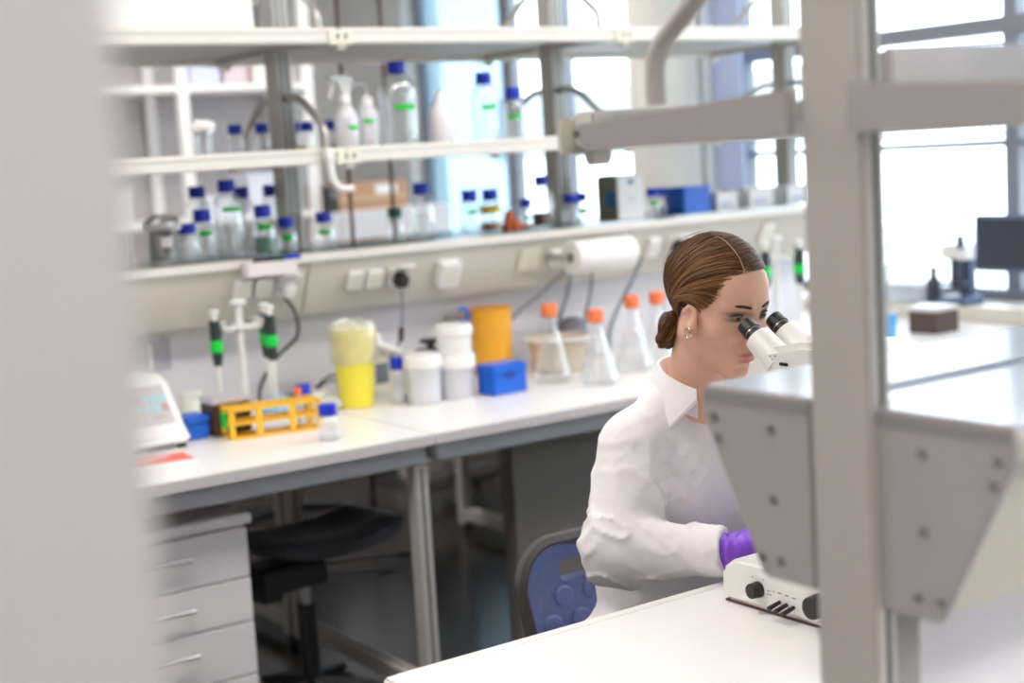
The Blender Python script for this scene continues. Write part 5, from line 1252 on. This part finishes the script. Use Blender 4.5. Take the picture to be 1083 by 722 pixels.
# cuffs cut square, neck opening
for el, wr in ((EL_R,WR_R),(EL_L,WR_L)):
    e_, w_ = np.array(el), np.array(wr); d_ = (w_-e_)/np.linalg.norm(w_-e_); cutp = w_-d_*.004
    pl_ = (X2-cutp[0])*d_[0]+(Y2-cutp[1])*d_[1]+(Z2-cutp[2])*d_[2]
    near = np.sqrt((X2-w_[0])**2+(Y2-w_[1])**2+(Z2-w_[2])**2) < .075
    C2 = np.where(near, np.maximum(C2, pl_), C2)
C2 = smax(C2, -F2.cap((1.703,1.930,.99),(1.700,1.885,1.11), .050, .060), .012)
C2 = smax(C2, -F2.cap((1.702,1.870,1.08),(1.703,1.825,.92), .046, .008), .012)
# folds: broad drape plus elbow creases
def ridge(a, p=5): return np.clip(1-np.abs(a)*1.5, 0, 1)**p
fold = .0030*vnoise(X2*13, Y2*13, Z2*6, 3)
wx, wy, wz = X2+.03*vnoise(X2*9,Y2*9,Z2*9,31), Y2+.03*vnoise(X2*9,Y2*9,Z2*9,32), Z2+.03*vnoise(X2*9,Y2*9,Z2*9,33)
fold = fold-.0085*ridge(vnoise(wx*20+wz*16, wy*20-wz*9, wz*7+wx*6, 7), 6)*np.clip(.4+.9*vnoise(X2*7,Y2*7,Z2*7,21), 0, 1)
fold = fold-.0060*ridge(vnoise(wx*30-wz*24, wy*30+wz*10, wz*10, 17), 6)*np.clip(.3+.9*vnoise(X2*8,Y2*8,Z2*8,23), 0, 1)
elr = np.array(EL_R); de = np.sqrt((X2-elr[0])**2+(Y2-elr[1])**2+(Z2-elr[2])**2); we = np.exp(-(de/.10)**2)
fold = fold-we*.0120*ridge(vnoise((wx*.6+wy*.3+wz)*30, (X2-Y2)*10, Z2*8, 5), 5)-we*.008*ridge(vnoise((wx*.9-wy*.3-wz*.7)*34, (X2+Y2)*10, Z2*8, 15), 5)
shd = np.sqrt((X2-1.56)**2+(Y2-1.91)**2+(Z2-.90)**2); fold = fold-np.exp(-(shd/.075)**2)*.0110*ridge(vnoise((Z2-X2*.5)*22, X2*8, Y2*10, 9), 4)
# arm scye seam: a shallow groove where the sleeve joins
C2 = C2+fold
V2, Q2 = surfnets(xs2, ys2, zs2, C2)
M_coat = mat('lab_coat_cotton',(.83,.79,.81),.85,bump=.06,scale=700,spec=.2)
coat = mesh_obj('lab_coat', V2, Q2, M_coat, person, 1)
nt = M_coat.node_tree; bs = nt.nodes['Principled BSDF']; tcn = nt.nodes.new('ShaderNodeTexCoord'); mpn = nt.nodes.new('ShaderNodeMapping'); mpn.inputs['Rotation'].default_value = (.5,.7,.3); mpn.inputs['Scale'].default_value = (1.0,1.0,.45)
crn = nt.nodes.new('ShaderNodeTexNoise'); crn.noise_type = 'RIDGED_MULTIFRACTAL'; crn.inputs['Scale'].default_value = 9.0; crn.inputs['Detail'].default_value = 2.0; crn.inputs['Distortion'].default_value = .6
bpn = nt.nodes.new('ShaderNodeBump'); bpn.inputs['Strength'].default_value = .95; bpn.inputs['Distance'].default_value = .010
nt.links.new(tcn.outputs['Object'], mpn.inputs[0]); nt.links.new(mpn.outputs[0], crn.inputs['Vector']); nt.links.new(crn.outputs['Fac'], bpn.inputs['Height'])
old = bs.inputs['Normal'].links[0].from_node; nt.links.new(bpn.outputs[0], old.inputs['Normal'])
# collar: stand and folded leaf
def ring_pt(a, r, z, fwd=0.0):   # a = 0 at the back, +-pi at the front
    e_ = (1-math.cos(a))*.5
    return (1.7025+math.sin(a)*r*1.0, 1.922+math.cos(a)*r*.98-.022*e_-fwd, z-.050*e_**1.2)
m = MB(); N = 44; amax = 2.30; rows = []
for i in range(N+1):
    a = -amax+2*amax*i/N; e_ = abs(a)/amax; fl = .036+.030*e_**3; b = a*(1-.26*e_**2)
    rows.append([ring_pt(a,.060,1.030),ring_pt(a,.058,1.060),ring_pt(a,.060,1.080),ring_pt(a,.064,1.081),ring_pt(a,.072,1.066),ring_pt(b,.090+.012*e_**3,1.080-fl-.020,.004*e_**4),ring_pt(b,.0865+.012*e_**3,1.079-fl-.020,.004*e_**4),ring_pt(a,.068,1.058)])
K = len(rows[0]); m.v = [p for r_ in rows for p in r_]
m.f = [(i*K+k_,(i+1)*K+k_,(i+1)*K+(k_+1)%K,i*K+(k_+1)%K) for i in range(N) for k_ in range(K)]+[tuple(range(K))[::-1],tuple(N*K+k_ for k_ in range(K))]
m.build('collar', M_coat, coat)
# button and hem thread mark
for z_ in (.86,.76,.66): MB().cyl((1.69,1.800 if z_ > .8 else 1.845,z_),(1.69,1.792 if z_ > .8 else 1.838,z_),.008,n=14).build('button', M_plastic, coat)
# ---- gloves
M_glove = mat('purple_nitrile',(.22,.065,.64),.38,bump=.12,scale=90,var=.06)
def glove(wr, el, fdir, thumb, nrm, cuff=.045, curl=1.0):
    w_, e_ = np.array(wr), np.array(el); ad = (w_-e_)/np.linalg.norm(w_-e_); f_ = np.array(fdir, float); f_ /= np.linalg.norm(f_); s_ = np.array(thumb, float); s_ -= f_*s_.dot(f_); s_ /= np.linalg.norm(s_); n_ = np.array(nrm, float); n_ -= f_*n_.dot(f_)+s_*n_.dot(s_); n_ /= np.linalg.norm(n_)
    lo, hi = w_-.22, w_+.22
    g = [axis(lo[i], hi[i], .0034) for i in range(3)]; Xq, Yq, Zq = np.meshgrid(*g, indexing='ij'); F = Fld(Xq, Yq, Zq)
    G0 = F.cap(w_-ad*cuff, w_, .0265, .0262)
    for kx_, rr in ((-.024,.0155),(-.008,.0165),(.008,.0165),(.024,.0155)): G0 = smin(G0, F.cap(w_+f_*.012+s_*kx_*.8, w_+f_*.082+s_*kx_, .0165, rr*.88), .016)
    for kx_, ln, r0 in ((.029,.072,.0100),(.0095,.080,.0102),(-.0105,.074,.0098),(-.029,.058,.0088)):
        p = w_+f_*.084+s_*kx_; ang = 0
        for sg, (fr, cu) in enumerate(((.46,.30),(.30,.45),(.24,.40))):
            ang += cu*curl; dd = f_*math.cos(ang)+n_*math.sin(ang); q_ = p+dd*ln*fr
            G0 = smin(G0, F.cap(p, q_, r0*(1-.07*sg), r0*(1-.07*(sg+1))), .005); p = q_
    p = w_+f_*.026+s_*.028; q_ = p+(f_*.62+s_*.62+n_*.35)*.040; r_ = q_+(f_*.90+s_*.15+n_*.40)*.030
    G0 = smin(G0, F.cap(w_+f_*.020+s_*.012, p, .017, .0135), .012); G0 = smin(G0, F.cap(p, q_, .0130, .0112), .008); G0 = smin(G0, F.cap(q_, r_, .0110, .0092), .004)
    along = (Xq-w_[0])*ad[0]+(Yq-w_[1])*ad[1]+(Zq-w_[2])*ad[2]
    G0 = G0+.0030*np.sin(along*420+4*vnoise(Xq*40,Yq*40,Zq*40,2))*np.exp(-((along+.0)/.035)**2)
    G0 = np.maximum(G0, -(along+cuff-.002))
    Vg, Qg = surfnets(g[0], g[1], g[2], G0)
    return mesh_obj('glove', Vg, Qg, M_glove, person, 1)
glove(WR_R, EL_R, (.93,-.30,.20), (.3,.93,-.10), (0,0,-1), .040, .62)
glove(WR_L, EL_L, (-.25,-.96,-.06), (-1,.2,-.1), (0,0,-1), .040, .55)
# ---- trousers and shoes
xs3 = axis(1.40, 1.98, .011); ys3 = axis(1.45, 2.2, .011); zs3 = axis(.02, .66, .011)
X3, Y3, Z3 = np.meshgrid(xs3, ys3, zs3, indexing='ij'); F3 = Fld(X3, Y3, Z3); T3 = F3.ell((1.69,2.015,.545),(.178,.142,.085))
for sx in (-1, 1):
    hip = (1.69+sx*.085,2.0,.535); kn = (1.69+sx*.10,1.62,.52); an = (1.69+sx*.10,1.72,.10)
    T3 = smin(T3, F3.cap(hip, kn, .082, .063), .04); T3 = smin(T3, F3.cap(kn, an, .060, .052), .03)
T3 = np.maximum(T3, .085-Z3)
Vt, Qt = surfnets(xs3, ys3, zs3, T3); mesh_obj('trousers', Vt, Qt, mat('dark_trousers',(.03,.035,.05),.8,var=.1,scale=80), person, 1)
for sx in (-1, 1):
    x_ = 1.69+sx*.105
    m = MB(); pr = [(1.775,.0),(1.78,.05),(1.76,.095),(1.69,.10),(1.62,.075),(1.54,.05),(1.515,.025),(1.515,.0)]
    m.prism_x([(y_, z_+.004) for y_, z_ in pr], x_-.043, x_+.043).build('shoe', mat('white_shoe',(.65,.65,.66),.5), person, bevel=.016, seg=3)
